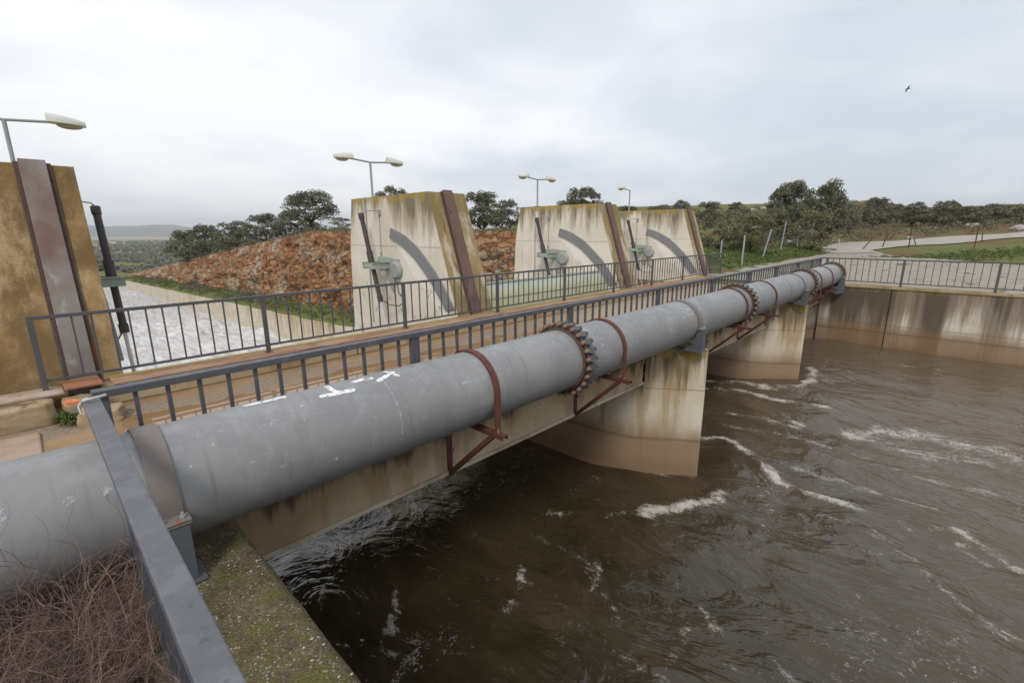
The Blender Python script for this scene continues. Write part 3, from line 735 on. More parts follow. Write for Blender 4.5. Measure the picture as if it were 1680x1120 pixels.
proto('b2', 32, 'grey', trunk_h=.05, nclus=30, per=260, size=.017, spread=.52)
def tree(key, x, y, w, h, rot, label, cat='tree', group=None, name='holm_oak'):
    z = terr(x, y)
    r = empty(name, label, cat, (x, y, z-.05), group)
    r.rotation_euler = (0, 0, rot); r.scale = (w, w, h)
    for nm, me in zip(('crown', 'trunk'), PROTO[key]):
        o = bpy.data.objects.new(nm, me); COL.objects.link(o); o.parent = r
    return r
TREES = [
 ('oak', 24.8, 56.8, 7.6, 5.0, .4, 'large round holm oak with a visible trunk above the red rock cutting'),
 ('m1', 23.8, 112, 8.6, 7.0, .1, 'lowest dark holm oak at the far left end of the rock cutting'),
 ('m3', 24.0, 98.1, 8.2, 6.0, 1.1, 'dark holm oak second from the far left end above the rock cutting'),
 ('m2', 25.4, 85.5, 8.2, 5.0, 2.0, 'broad low holm oak midway along the left treeline above the rocks'),
 ('m1', 25.2, 73.1, 6.2, 4.6, 3.0, 'holm oak just left of the large round oak, seen under its lower branches'),
 ('m3', 26.4, 67.4, 6.2, 3.8, 4.1, 'dark spreading holm oak directly beside the large round oak on its left'),
 ('m2', 30.5, 70.4, 5.0, 3.6, .9, 'holm oak half hidden behind the large round oak'),
 ('m2', 27.8, 43.9, 4.6, 4.9, 5.0, 'oak crown peeping over the top of the nearest pale gate pier'),
 ('m1', 37.3, 40.4, 6.0, 4.7, .6, 'full holm oak immediately right of the nearest pale gate pier'),
 ('m3', 42.9, 42.0, 5.2, 4.1, 1.9, 'holm oak left of the middle gate pier, above the red rock gap'),
 ('m2', 45.2, 53.5, 4.6, 4.2, 2.8, 'small oak crown behind the steel channel of the nearest pale pier'),
 ('m3', 45.5, 32.7, 6.6, 5.0, 3.3, 'wide dome shaped holm oak crown rising behind the middle gate pier'),
 ('m1', 64.7, 37.9, 4.6, 2.9, 4.4, 'small dark oak crown showing between the middle and farthest gate piers'),
 ('m2', 72.7, 33.4, 3.9, 3.5, 5.2, 'oak crown on the skyline over the right part of the farthest gate pier'),
 ('m1', 69.7, 27.7, 4.8, 3.3, .2, 'rounded dark oak just right of the top of the farthest gate pier'),
 ('m3', 80.3, 27.8, 3.6, 2.6, 1.4, 'smallest dark oak on the skyline left of the big twin oaks'),
 ('big1', 60.2, 15.0, 6.6, 6.4, 2.2, 'big dark holm oak, left one of the tall twin pair above the road junction'),
 ('big2', 64.8, 12.6, 5.8, 6.9, 3.6, 'big dark holm oak, right one of the tall twin pair above the road junction'),
 ('m2', 79.0, 12.6, 3.6, 4.2, 4.6, 'medium oak tucked against the right side of the big twin oaks'),
 ('m1', 89.3, 10.9, 5.2, 4.8, 5.5, 'upright dark oak standing alone right of the big twin oaks'),
 ('m3', 99.5, 9.5, 3.8, 3.2, .8, 'small oak touching the right side of the lone upright oak'),
 ('m2', 94.8, 6.8, 4.6, 3.8, 1.7, 'oak on the scrub slope, first of the right hand treeline'),
 ('m3', 94.9, 3.6, 5.4, 3.9, 2.6, 'broad oak second in the right hand treeline on the scrub slope'),
 ('m1', 95.0, .7, 4.6, 2.9, 3.5, 'low oak third in the right hand treeline on the scrub slope'),
 ('m2', 100.0, -1.6, 6.0, 2.9, 4.3, 'low wide oak fourth in the right hand treeline'),
 ('m3', 99.9, -4.8, 4.6, 2.4, 5.1, 'oak at the right edge of the picture at the end of the treeline'),
]
for i, (k, x, y, w_, h_, r_, lb) in enumerate(TREES): tree(k, x, y, w_, h_, r_, lb, 'tree', 'holm oaks around the dam')
BUSHES = [
 ('b1', 26.0, 51.8, 3.2, 1.9, .3, 'yellowish bush right of the large round oak at the rock edge'),
 ('b1', 62.5, 31.6, 5.2, 2.9, 2.2, 'pale olive bush on the skyline above the farthest gate pier'),
 ('b1', 52.8, 11.2, 4.9, 4.2, 4.2, 'big olive green bush in front of the tall twin oaks'),
 ('b2', 38.2, 14.4, 4.2, 3.1, 3.2, 'dark grey green bush right of the farthest gate pier'),
 ('b1', 41.2, 12.9, 4.8, 3.3, 5.2, 'large olive bush behind the leaning galvanised fence posts'),
 ('b1', 56.2, 15.2, 4.6, 3.2, 1.2, 'olive bush left of the tall twin oaks'),
 ('b2', 47.5, 15.8, 4.6, 3.2, .2, 'grey green bush between the olive bushes by the fence'),
 ('b2', 34.5, 16.5, 3.8, 3.0, 1.9, 'dark bush close behind the right edge of the farthest gate pier'),
]
for k, x, y, w_, h_, r_, lb in BUSHES: tree(k, x, y, w_, h_, r_, lb, 'bush', 'bushes around the dam', 'bush')

# low scrub as ground cover
def scatter(name, n, area, leaf, size, rad, label, seed, per=160, flat=.8, hfun=terr):
    rng = np.random.RandomState(seed); cs = []; rs = []
    t = 0
    while len(cs) < n and t < n*30:
        t += 1; x, y = area(rng)
        if x is None: continue
        r = rad*(.5+.9*rng.rand()); cs.append((x, y, hfun(x, y)+r*.35)); rs.append(r)
    V, R = leaf_arrays(rng, cs, rs, per, size, flat, -.1)
    return kind(quad_obj(name, V, R, LEAF[leaf]), 'stuff', label, 'ground cover')
def slope_area(rng):
    x = rng.uniform(56, 135); y = rng.uniform(-22, 34)
    # keep off the road and the yard
    if x < 66 and y < 11.5: return None, None
    if y < 11.5 and x < 66+(10.6-y)*1.15+ (2 if y > 0 else 4): return None, None
    return x, y
scatter('scrub', 1500, slope_area, 'grey', .11, .62, 'low grey green scrub covering the stony slope beyond the road', 3, per=60)
scatter('scrub', 420, slope_area, 'dry', .10, .5, 'brown dead scrub between the green bushes on the slope', 4, per=60)
def bank_area(rng):
    y = rng.uniform(30, 150); d = rng.uniform(1.2, 4.2)
    if rng.rand() > .5+.5*sin(y*.21+1): return None, None
    return xr(y)+d, y
scatter('bank_scrub', 170, bank_area, 'grey', .085, .6, 'dark scrub and weeds between the chute wall and the red rock', 5, per=150)
scatter('bank_grass', 420, lambda r: (lambda y: (xr(y)+r.uniform(.5, 3.8), y))(r.uniform(28, 160)), 'green', .09, .38, 'bright green weeds growing along the top of the chute wall', 6, per=110, flat=.4)
scatter('rim_bushes', 75, lambda r: (lambda y: (xr(y)+r.uniform(8.2, 15.), y))(r.uniform(58, 125)), 'oak', .11, 1.25, 'dark evergreen undergrowth between the oaks on the left rim', 17, per=120)
def face_area(rng):
    y = rng.uniform(20, 120); return xr(y)+rng.uniform(3.8, 6.6), y
scatter('rock_weeds', 120, face_area, 'grey', .07, .32, 'sparse tufts growing on the red rock face', 18, per=130, flat=.6)
scatter('rim_scrub', 620, lambda r: (lambda y: (xr(y)+r.uniform(6.0, 8.6), y))(r.uniform(18, 125)), 'grey', .075, .36, 'low grey scrub along the rim of the red rock cutting', 7, per=130, hfun=lambda x, y: plateau(x, y)-.05)
def fence_area(rng):
    x = rng.uniform(22.5, 56); y = rng.uniform(9.4, 17)
    return x, y
scatter('verge_grass', 1700, fence_area, 'green', .055, .2, 'short bright grass on the bank beside the leaning fence', 8, per=240, flat=.5)
def verge2(rng):
    t = rng.rand(); x = 47+t*22; y0 = 6.2-t*11.5
    return x+rng.uniform(-3.5, 1.5), y0-rng.uniform(0, 7)
scatter('verge_grass', 900, verge2, 'green', .06, .18, 'green verge between the gravel yard and the pale road', 9, per=160, flat=.35)
scatter('brown_brush', 10, lambda r: (22.4+r.rand()*2.4, 9.6+r.rand()*1.2), 'dry', .03, .34, 'brown brush beside the end of the far railing', 10, per=1500)
scatter('edge_weeds', 60, lambda r: (21.5+r.rand()*.5, r.uniform(-3.5, 3.2)), 'green', .03, .09, 'thin weeds at the foot of the railing on the far wall', 14, per=900, flat=.35)

# distant woodland on the plain
def wood_area(rng):
    a = radians(rng.uniform(70, 99)); r = 230*(9.0**rng.rand())
    x, y = r*cos(a), r*sin(a)
    if vnoise(x*.006, y*.006, 5) < .30: return None, None
    return x, y
def wood():
    rng = np.random.RandomState(2); Vs = []; Rs = []
    for k in range(5200):
        x, y = wood_area(rng)
        if x is None: continue
        z = terr(x, y); D = hypot(x, y); r = 2.2+2.6*rng.rand()
        n = 120 if D < 450 else 40 if D < 800 else 16
        d = rng.normal(size=(n, 3)); d /= np.linalg.norm(d, axis=1)[:, None]; d[:, 2] = np.abs(d[:, 2])
        C = np.array([x, y, z+1.0])+d*r*np.array([1, 1, .85])*(.7+.3*rng.rand(n))[:, None]
        a = np.cross(d, rng.normal(size=(n, 3))); a /= np.linalg.norm(a, axis=1)[:, None]; b = np.cross(d, a)
        s = r*(.17 if n == 120 else .30 if n == 40 else .5)
        Vs.append(np.stack([C-a*s, C-b*s, C+a*s, C+b*s], 1).reshape(-1, 3)); Rs.append(np.repeat(np.clip(rng.rand()*.5+rng.rand(n)*.4, 0, 1), 4))
    return quad_obj('woodland', np.concatenate(Vs), np.concatenate(Rs), LEAF['oak'])
kind(wood(), 'stuff', 'dark oak woodland covering the low plain below the dam', 'woodland')

# pale boulders on the slope
mb = MB(); rng = np.random.RandomState(12)
def mat_stone():
    n = NT('pale_boulder', .9, .15); n.col(n.mix(n.noise(4, 6, .7), (.22, .2, .17), (.46, .43, .38))); n.bump(n.noise(6, 6, .7), .8, .1); return n.m
for k in range(90):
    while True:
        x, y = slope_area(rng)
        if x: break
    r = .25+.5*rng.rand()**2; vs = []; fs = []
    bmx = bmesh.new(); bmesh.ops.create_icosphere(bmx, subdivisions=2, radius=r)
    for v in bmx.verts:
        q = .75+.5*vnoise(v.co.x*2/r+k*7, v.co.y*2/r+v.co.z*1.7/r, 3); v.co = Vector((v.co.x*q*1.4+x, v.co.y*q*1.2+y, v.co.z*q*.7+terr(x, y)+r*.2))
    o_ = {v: i for i, v in enumerate(bmx.verts)}
    mb.add([v.co for v in bmx.verts], [[o_[v] for v in f.verts] for f in bmx.faces]); bmx.free()
kind(mb.obj('boulders', mat_stone()), 'stuff', 'pale stones scattered through the scrub on the slope', 'stones')

# ------------------------------------------------------------------ gate piers
HALF_NOSE = [(.08, 8.5), (.09, 5.4), (.11, 4.8), (.145, 4.45), (.20, 4.16), (.27, 3.96), (.33, 3.86), (.44, 3.70), (.58, 3.52), (.72, 3.33), (.82, 3.17), (.895, 3.03)]
def nose_outline():
    return HALF_NOSE+[(.93, 3.005)]+[(1.86-x, y) for x, y in reversed(HALF_NOSE)]
def pier_body(x0, x1, nose=True):
    mb = MB()
    side = [(13.35, .95), (9.62, .95), (8.52, -2.285), (8.52, -12), (13.85, -12), (13.75, -2.8), (13.62, -.4)]
    n = len(side)
    vs = [(x0, u, v) for u, v in side]+[(x1, u, v) for u, v in side]
    mb.add(vs, [tuple(range(n-1, -1, -1)), tuple(range(n, 2*n))], 0)
    for i in range(n):
        j = (i+1) % n; mb.add([vs[i], vs[j], vs[n+j], vs[n+i]], [(0, 1, 2, 3)], 1 if i == 1 else 0)
    return mb
def nose_body():
    mb = MB(); O = nose_outline()
    n = len(O); mb.add([(a, b, -12) for a, b in O]+[(a, b, -2.67) for a, b in O], [tuple(range(n-1, -1, -1)), tuple(range(n, 2*n))]+[(i, (i+1) % n, n+(i+1) % n, n+i) for i in range(n)])
    # upstream head, rising in front of the beams to carry the pipe
    H = [p for p in O if p[1] <= 3.865]; n = len(H)
    mb.add([(a, b, -2.67) for a, b in H]+[(a, b, -2.0) for a, b in H], [tuple(range(n, 2*n))]+[(i, (i+1) % n, n+(i+1) % n, n+i) for i in range(n)])
    return mb
def slope_pt(x, t, off):
    # point on the sloping upstream face; t = 0 at the top, 1 at deck level
    a = Vector((x, 9.62, .95)); b = Vector((x, 8.52, -2.285)); nrm = Vector((0, -(.95+2.285), (9.62-8.52)))
    nrm = Vector((0, -3.235, 1.1)).normalized(); return a+(b-a)*t+nrm*off
ARC_O = [(11.29, .11), (10.95, .02), (10.66, -.085), (10.16, -.345), (9.75, -.67), (9.40, -.98), (9.11, -1.29), (8.88, -1.60), (8.74, -1.81)]
ARC_I = [(11.36, -.15), (11.03, -.26), (10.74, -.38), (10.28, -.64), (9.93, -.92), (9.61, -1.21), (9.36, -1.50), (9.15, -1.73), (9.05, -1.88)]
def make_pier(X, label, sides=(-1,), nose=True, facemat='facestreak', chan='channel', sl=.57):
    """X: x of the side face towards the camera. Everything is built relative to an Empty at (X, 0, -12)."""
    root = empty('gate_pier', label, 'dam pier', (X, 0, 0), 'gate piers of the spillway')
    b = pier_body(0 if nose else -.7, 1.15).obj('pier_wall', [MAT['pier'], MAT[facemat]], root, bevel=.02)
    if nose: nose_body().obj('pier_nose', MAT['nose'], root, smooth=True)
    # stoplog channel on the sloping face
    m = MB(); m.bar(slope_pt(sl, -.012, .035), slope_pt(sl, 1, .035), .28, .07, (0, 0, 1)); c = m.obj('steel_channel', MAT[chan], root, bevel=.006)
    for s_ in (-1, 1):
        m = MB(); m.bar(slope_pt(sl+s_*.165, -.004, .010), slope_pt(sl+s_*.165, 1, .010), .05, .03); m.obj('flange', MAT['darkchannel'], c)
    for s_ in sides:
        fx = 0 if s_ < 0 else 1.15; o = lambda t: fx+s_*t
        m = MB(); nn = len(ARC_O)
        vs = [(o(.05), *p) for p in ARC_O]+[(o(.05), *p) for p in ARC_I]+[(o(.002), *p) for p in ARC_O]+[(o(.002), *p) for p in ARC_I]
        fs = []
        for i in range(nn-1):
            fs += [(i, i+1, nn+i+1, nn+i), (i, 2*nn+i, 2*nn+i+1, i+1), (nn+i, nn+i+1, 3*nn+i+1, 3*nn+i)]
        fs += [(0, nn, 3*nn, 2*nn), (nn-1, 3*nn-1-0*1, 4*nn-1, 2*nn-1)]
        fs[-1] = (nn-1, 2*nn-1, 4*nn-1, 3*nn-1)
        m.add(vs, fs); m.obj('seal_plate', MAT['seal'], root)
        # trunnion bracket
        bx = lambda m_, a0, a1, y0, y1, z0, z1: m_.box((min(o(a0), o(a1)), y0, z0), (max(o(a0), o(a1)), y1, z1))
        br = MB()
        for y0 in (11.46, 11.93):   # two channels cantilevered from the pier, cylinder between them
            bx(br, 0, .56, y0, y0+.05, -.955, -.80); bx(br, 0, .56, y0-.03, y0+.08, -.965, -.95); bx(br, 0, .56, y0-.03, y0+.08, -.805, -.79)
        bx(br, .50, .53, 11.5, 11.95, -.94, -.81); bx(br, .26, .29, 11.5, 11.95, -.94, -.81); bx(br, .0, .03, 11.35, 12.05, -1.02, -.66)
        br.obj('cylinder_bracket', MAT['greensteel'], root, bevel=.004)
        m = MB(); bx(m, .0, .05, 11.0, 11.45, -1.30, -.70); m.tube([(o(.0), 11.12, -1.0), (o(.06), 11.12, -1.0), (o(.12), 11.12, -1.0)], [.25, .25, .19], 20)
        m.prism([(11.22, -1.2), (11.5, -1.2), (11.42, -1.5), (11.28, -1.6)], *sorted((o(.01), o(.07)))); m.obj('trunnion_housing', MAT['housing'], root, smooth=True, bevel=.01)
        # hydraulic cylinder
        cx = o(.40); m = MB(); m.tube([(cx, 12.13, .46), (cx, 11.44, -1.78)], .062, 12); m.tube([(cx, 12.14, .50), (cx, 12.10, .36)], .078, 12); m.tube([(cx, 11.84, -.50), (cx, 11.74, -.84)], .085, 12)
        m.tube([(cx, 11.47, -1.68), (cx, 11.42, -1.84)], .078, 12)
        cy = m.obj('hydraulic_cylinder', MAT['darkrod'], root, smooth=True)
        m = MB(); m.tube([(cx, 11.44, -1.78), (cx, 11.12, -2.85), (cx, 10.6, -4.6)], .034, 10); m.obj('piston_rod', MAT['chrome'], cy, smooth=True)
        m = MB(); m.tube([(cx, 12.08, .50), (o(.33), 11.98, .56), (o(.15), 11.86, .58), (o(.02), 11.83, .54), (o(.02), 11.83, .42)], .014, 6)
        m.box((min(o(.0), o(.04)), 11.78, .46), (max(o(.0), o(.04)), 11.88, .60)); m.tube([(o(.012), 11.86, .46), (o(.012), 11.88, -.55)], .010, 5); m.box((min(o(0), o(.03)), 11.84, -.62), (max(o(0), o(.03)), 11.92, -.55))
        m.obj('hydraulic_pipe', MAT['galv'], root, smooth=True)
        m = MB(); m.tube([(o(.38), 11.42, -1.80), (o(.25), 11.2, -1.93), (o(.1), 10.98, -1.95), (o(.03), 10.86, -1.84), (o(.02), 10.92, -1.70), (o(.02), 11.1, -1.62), (o(.02), 11.14, -1.4)], .014, 6)
        m.obj('hose', MAT['darkrod'], root, smooth=True)
        m = MB(); m.tube([(o(.02), 12.55, .96), (o(.02), 12.55, -2.6)], .018, 6); m.obj('conduit', MAT['galv'], root, smooth=True)
    return root
pA = make_pier(-.35, 'near ochre stained gate pier cut by the left edge, its purple steel channel facing us', sides=(1,), nose=False, facemat='ochre', chan='greychannel', sl=.72)
pB = make_pier(7.1, 'nearest pale gate pier with arc plate, standing left of the red rock gap')
pC = dup(pB, (14.4, 0, 0), 'middle gate pier, with pale green gate leaf meeting its left side')
pD = dup(pB, (21.12, 0, 0), 'farthest and smallest looking gate pier, at the end of the far railing')
for ch in pC.children:
    if ch.name.startswith('pier_nose'): ch.location = (-.35, 0, 0)
for ch in list(pD.children):
    if ch.name.startswith('pier_nose'): bpy.data.objects.remove(ch)

# raised green gate leaf between the second and third piers
def gate_leaf():
    n = NT('stained_gate_skin', .6, .3)
    t = n.step(n.z, -1.75, -1.45); c = n.mix(t, (.43, .42, .27), (.45, .49, .42)); c = n.mix(n.step(n.noise(3, 6, .65, n.vec((1, 1, .3))), .5, .7, 0, .7), c, (.38, .32, .17))
    c = n.mix(n.step(n.noise(16, 5, .7), .55, .7, 0, .5), c, (.22, .2, .12)); n.col(c); n.bump(n.noise(20, 4), .3, .01)
    return n.m
gt = empty('radial_gate', 'closed pale green radial gate leaf between two gate piers behind the far railing', 'sluice gate', (11.3, 9.0, -2))
m = MB(); prof = [(9.42, -1.38), (9.22, -1.7), (9.06, -2.1), (8.95, -2.6), (8.9, -3.2), (8.93, -4.0), (9.05, -5.2)]
n_ = len(prof); m.add([(-3.03, a-9, b+2) for a, b in prof]+[(3.08, a-9, b+2) for a, b in prof]+[(-3.03, a-8.96+.02, b+2) for a, b in prof]+[(3.08, a-8.96+.02, b+2) for a, b in prof],
    [(i, i+1, n_+i+1, n_+i) for i in range(n_-1)]+[(2*n_+i, 3*n_+i, 3*n_+i+1, 2*n_+i+1) for i in range(n_-1)]+[(0, n_, 3*n_, 2*n_), (0, 2*n_, 2*n_+1, 1), (n_, n_+1, 3*n_+1, 3*n_)])
m.obj('gate_skin', gate_leaf(), gt)
m = MB(); m.box((-3.03, .38, .58), (3.08, .56, .64)); m.obj('top_beam', MAT['housing'], gt, bevel=.005)
for zz_ in (.22, -.02):
    m = MB(); m.bar((-3.02, .14+.18*(zz_), zz_), (3.07, .14+.18*zz_, zz_), .03, .03); m.obj('stiffener', MAT['greensteel'], gt)

# ------------------------------------------------------------------ street lamps on the piers
def make_lamp(label, loc, heads=(-1, 1)):
    r = empty('street_lamp', label, 'street lamp', loc, 'lamps on the gate piers')
    m = MB(); m.tube([(0, 0, 0), (0, 0, 1.0)], .032, 10); m.box((-.08, -.08, -.0), (.08, .08, .02)); m.obj('pole', MAT['galv'], r, smooth=True)
    m = MB(); a = -.62 if -1 in heads else -.03; b = .62 if 1 in heads else .03
    m.tube([(a, 0, 1.0+.05*(abs(a) > .1)), (0, 0, 1.0), (b, 0, 1.0+.05*(abs(b) > .1))], .024, 8); m.obj('arm', MAT['galv'], r, smooth=True)
    for s_ in heads:
        m = MB(); N = 9; rings = []
        for i in range(N):
            t = i/(N-1); x = s_*(.55+.54*t); w_ = .115*(sin(pi*min(1, .22+.78*t*.98)))**.55 if t < 1 else .02; w_ = max(w_, .03); h_ = .135*(1-.55*t**2)+.02
            rings.append([(x, w_*cos(a_), 1.035+.05*(1-t)*.3+(h_*sin(a_) if sin(a_) > 0 else .025*sin(a_))) for a_ in [2*pi*k/14 for k in range(14)]])
        vs = [p for rg in rings for p in rg]; fs = [(i*14+k, i*14+(k+1) % 14, (i+1)*14+(k+1) % 14, (i+1)*14+k) for i in range(N-1) for k in range(14)]+[tuple(range(14)), tuple((N-1)*14+k for k in range(14))]
        m.add(vs, fs); h = m.obj('lamp_head', MAT['lampshell'], r, smooth=True)
        m = MB(); vs = []; rings = 5
        for i in range(rings):
            q = i/(rings-1)*pi/2
            for k in range(12): vs.append((s_*.86+.19*cos(q)*cos(2*pi*k/12), .09*cos(q)*sin(2*pi*k/12), 1.018-.065*sin(q)))
        m.add(vs, [(i*12+k, i*12+(k+1) % 12, (i+1)*12+(k+1) % 12, (i+1)*12+k) for i in range(rings-1) for k in range(12)]); m.obj('lens', MAT['lampglass'], h, smooth=True)
    return r
make_lamp('twin headed lamp on the near ochre pier, cut off by the left edge', (.25, 12.55, .95))
make_lamp('twin headed lamp standing on the nearest pale gate pier', (7.48, 12.8, .95))
make_lamp('twin headed lamp standing on the middle gate pier', (14.46, 12.5, .95))
make_lamp('single headed lamp on the farthest gate pier', (21.55, 12.6, .95), (-1,))

# ------------------------------------------------------------------ bridge
def mat_deck():
    n = NT('wet_muddy_deck', .8, .4)
    a = n.noise(1.2, 6, .65, n.vec((.6, 1, 1))); b = n.noise(22, 6, .75)
    mud = n.mix(n.step(a, .35, .65), (.27, .165, .085), (.35, .23, .13)); grit = n.mix(n.step(b, .3, .7), (.33, .26, .19), (.17, .125, .085))
    lane = n.math('ABSOLUTE', n.math('SUBTRACT', n.y, n.math('ADD', 7.5, n.math('MULTIPLY', n.math('SUBTRACT', n.noise(.8, 4), .5), .9))))
    c = n.mix(n.step(lane, .22, .42, 1, 0), mud, grit)
    # standing water along the middle of the deck
    wob = n.math('MULTIPLY', n.math('SUBTRACT', n.noise(.9, 4, .55, n.vec((.7, 1.5, 1), off=(1.5, 0, 0))), .5), 1.5)
    w = n.step(n.math('ADD', n.math('ABSOLUTE', n.math('SUBTRACT', n.y, 6.1)), wob), 1.32, 1.22)
    w = n.math('MULTIPLY', w, n.math('MULTIPLY', n.step(n.math('ADD', n.x, wob), 9.5, 8.8), n.step(n.math('ADD', n.x, n.math('MULTIPLY', wob, .3)), .48, .54)))
    dry = n.math('MULTIPLY', n.step(n.x, 8, 12), .85); c = n.mix(dry, c, (.36, .29, .215))
    c = n.mix(n.step(b, .55, .8, 0, .4), c, (.11, .075, .045)); c = n.mix(n.math('MULTIPLY', w, .92), c, (.27, .165, .085))
    n.col(c); n.rough(n.step(w, 0, 1, .75, .03)); n.bump(n.math('MULTIPLY', n.math('SUBTRACT', 1.0, w), n.math('ADD', b, a)), .5, .02); return n.m
def mat_capred():
    n = NT('red_painted_kerb_top', .85, .2)
    a = n.noise(1.4, 7, .7, n.vec((.6, 1.6, 1))); c = n.mix(n.step(a, .40, .58), (.30, .16, .105), (.40, .27, .18))
    c = n.mix(n.step(n.noise(1.0, 6, .7, n.vec((.7, 2, 1), off=(4, 0, 0))), .57, .66, 0, .8), c, (.16, .085, .07))
    c = n.mix(n.step(n.math('ADD', n.y, n.math('MULTIPLY', n.noise(6, 5, .6), .18)), 8.45, 8.56, 0, .8), c, (.33, .26, .06))
    c = n.mix(n.step(n.noise(30, 5, .7), .5, .75, 0, .4), c, (.18, .12, .08)); n.col(c); n.bump(n.noise(25, 6, .7), .5, .02); return n.m
MAT['kerb'] = mat_concrete('muddy_kerb_concrete', base=(.38, .285, .175), pale=(.45, .36, .245), ztop=-1.97, reach=.4, amount=.45, brown=(.25, .15, .07), dark=(.12, .085, .05), seed=6, streak_scale=3)
br = empty('road_bridge', 'narrow concrete road bridge across the spillway bays, carrying two grey railings', 'bridge', (0, 0, 0))
m = MB(); m.box((-9, 4.22, -2.64), (21.3, 8.42, -2.27)); m.obj('deck', mat_deck(), br)
kf = MB()
# far kerb, broken into lengths
for a, b in ((.50, 4.2), (4.22, 8.9), (8.92, 13.6), (13.62, 21.3)): kf.box((a, 8.12, -2.268), (b, 8.55, -1.995))
kf.obj('far_kerb', MAT['kerb'], br, bevel=.02)
m = MB(); m.box((.62, 8.06, -1.992), (21.3, 8.56, -1.965)); m.obj('kerb_cap', mat_capred(), br, bevel=.006)
MAT['kerb_pale'] = mat_concrete('pale_drip_edge', base=(.50, .42, .31), pale=(.58, .50, .39), ztop=-2.5, reach=.3, amount=.3, seed=2)
for a, b in ((-9, .79), (7.39, 8.61), (14.33, 15.49), (20.79, 21.2)):
    m = MB(); m.box((a, 3.885, -2.30), (b, 4.2, -2.003)); m.obj('near_kerb', MAT['kerb'], br, bevel=.01)
for a, b in ((.80, 7.38), (8.62, 14.32), (15.5, 20.78)):
    m = MB(); m.box((a, 3.87, -2.655), (b, 4.2, -2.0)); m.obj('edge_beam', MAT['beam'], br, bevel=.01)
    m = MB(); m.box((a, 3.845, -2.662), (b, 3.869, -2.615)); m.obj('drip_edge', MAT['kerb_pale'], br, bevel=.004)
for a, b in ((.80, 7.1), (8.3, 14.3), (15.6, 20.78)):
    m = MB(); m.box((a, 8.20, -2.66), (b, 8.5, -2.3)); m.obj('far_beam', MAT['beam'], br)
# broken kerb stones, tile and loose blocks at the near end
def stone(name, x0, y0, x1, y1, z0, z1, mat, label, cat, seed, rot=0, rough=.04):
    bm = bmesh.new(); bmesh.ops.create_cube(bm, size=1); bmesh.ops.subdivide_edges(bm, edges=bm.edges, cuts=9, use_grid_fill=True)
    cx, cy, cz = (x0+x1)/2, (y0+y1)/2, (z0+z1)/2; sx, sy, sz = x1-x0, y1-y0, z1-z0
    for v in bm.verts:
        q = v.co.copy(); k = q.length/.87; q *= (1-.045*max(0, k-.75)/.25)
        p = Vector((q.x*sx, q.y*sy, q.z*sz)); p += Vector((vnoise(p.x*9+seed, p.y*9+p.z*7)-.5, vnoise(p.y*9+seed*2, p.z*9+p.x*5)-.5, vnoise(p.x*8+seed*3, p.y*8)-.5))*rough*.6 + Vector((vnoise(p.z*31+seed, p.x*29)-.5, vnoise(p.x*33, p.z*27+seed)-.5, vnoise(p.x*23+seed, p.y*27)-.5))*.018
        v.co = p
    me = bpy.data.meshes.new(name); bm.to_mesh(me); bm.free(); me.materials.append(mat)
    me.polygons.foreach_set('use_smooth', [True]*len(me.polygons)); o = bpy.data.objects.new(name, me); COL.objects.link(o); o.location = (cx, cy, cz); o.rotation_euler = (0, 0, rot)
    return tag(o, label, cat)
stone('kerb_block', -.9, 7.75, .02, 8.25, -2.28, -2.0, MAT['kerb'], 'long ochre kerb block at the left edge, below the ochre pier', 'kerb stone', 1, .02)
stone('kerb_block', .10, 7.72, .48, 8.02, -2.28, -2.03, MAT['kerb'], 'short rounded broken kerb block between weed gap and red tile', 'kerb stone', 2, .1, .06)
stone('kerb_block', .22, 7.35, .62, 7.72, -2.30, -2.12, MAT['kerb'], 'flat broken stone lying below the short kerb block', 'kerb stone', 3, -.2, .07)
capw = mat_concrete('pale_cap_concrete', base=(.42, .32, .27), pale=(.52, .42, .36), ztop=-1.9, reach=.2, amount=.3, seed=4)
tag((lambda m: m.obj('kerb_slab', capw, bevel=.01))(MB().box((-1.2, 8.06, -1.992), (.14, 8.46, -1.955))), 'pale pinkish cap slab at the foot of the ochre pier', 'slab')
n = NT('terracotta', .85, .2); n.col(n.mix(n.step(n.noise(6, 6, .65), .35, .7), (.37, .17, .09), (.29, .125, .07))); n.bump(n.noise(30, 5), .4, .01)
t_ = MB().box((-.19, -.22, -.012), (.19, .22, .016)).obj('clay_tile', n.m, bevel=.006); t_.location = (.33, 8.28, -1.935); t_.rotation_euler = (.02, .02, .03)
tag(t_, 'orange terracotta tile lying on the kerb by the railing corner', 'tile')
# raised slab of the approach on the left
apron = mat_concrete('approach_slab_concrete', base=(.40, .30, .235), pale=(.47, .37, .30), ztop=-2, reach=.5, amount=.2, seed=9)
m = MB(); m.box((-7, 5.55, -2.30), (-.15, 7.5, -2.235)); kind(m.obj('approach_slab', apron, bevel=.02), 'structure')
rngp = np.random.RandomState(5)
V, R = leaf_arrays(rngp, [(.09, 7.62, -2.2), (.14, 7.57, -2.2), (.06, 7.68, -2.17)], [.10, .08, .07], 9000, .018, 1.0)
pl = quad_obj('weed', V, R, LEAF['green']); tag(pl, 'small green weed growing in the gap of the broken kerb', 'plant')

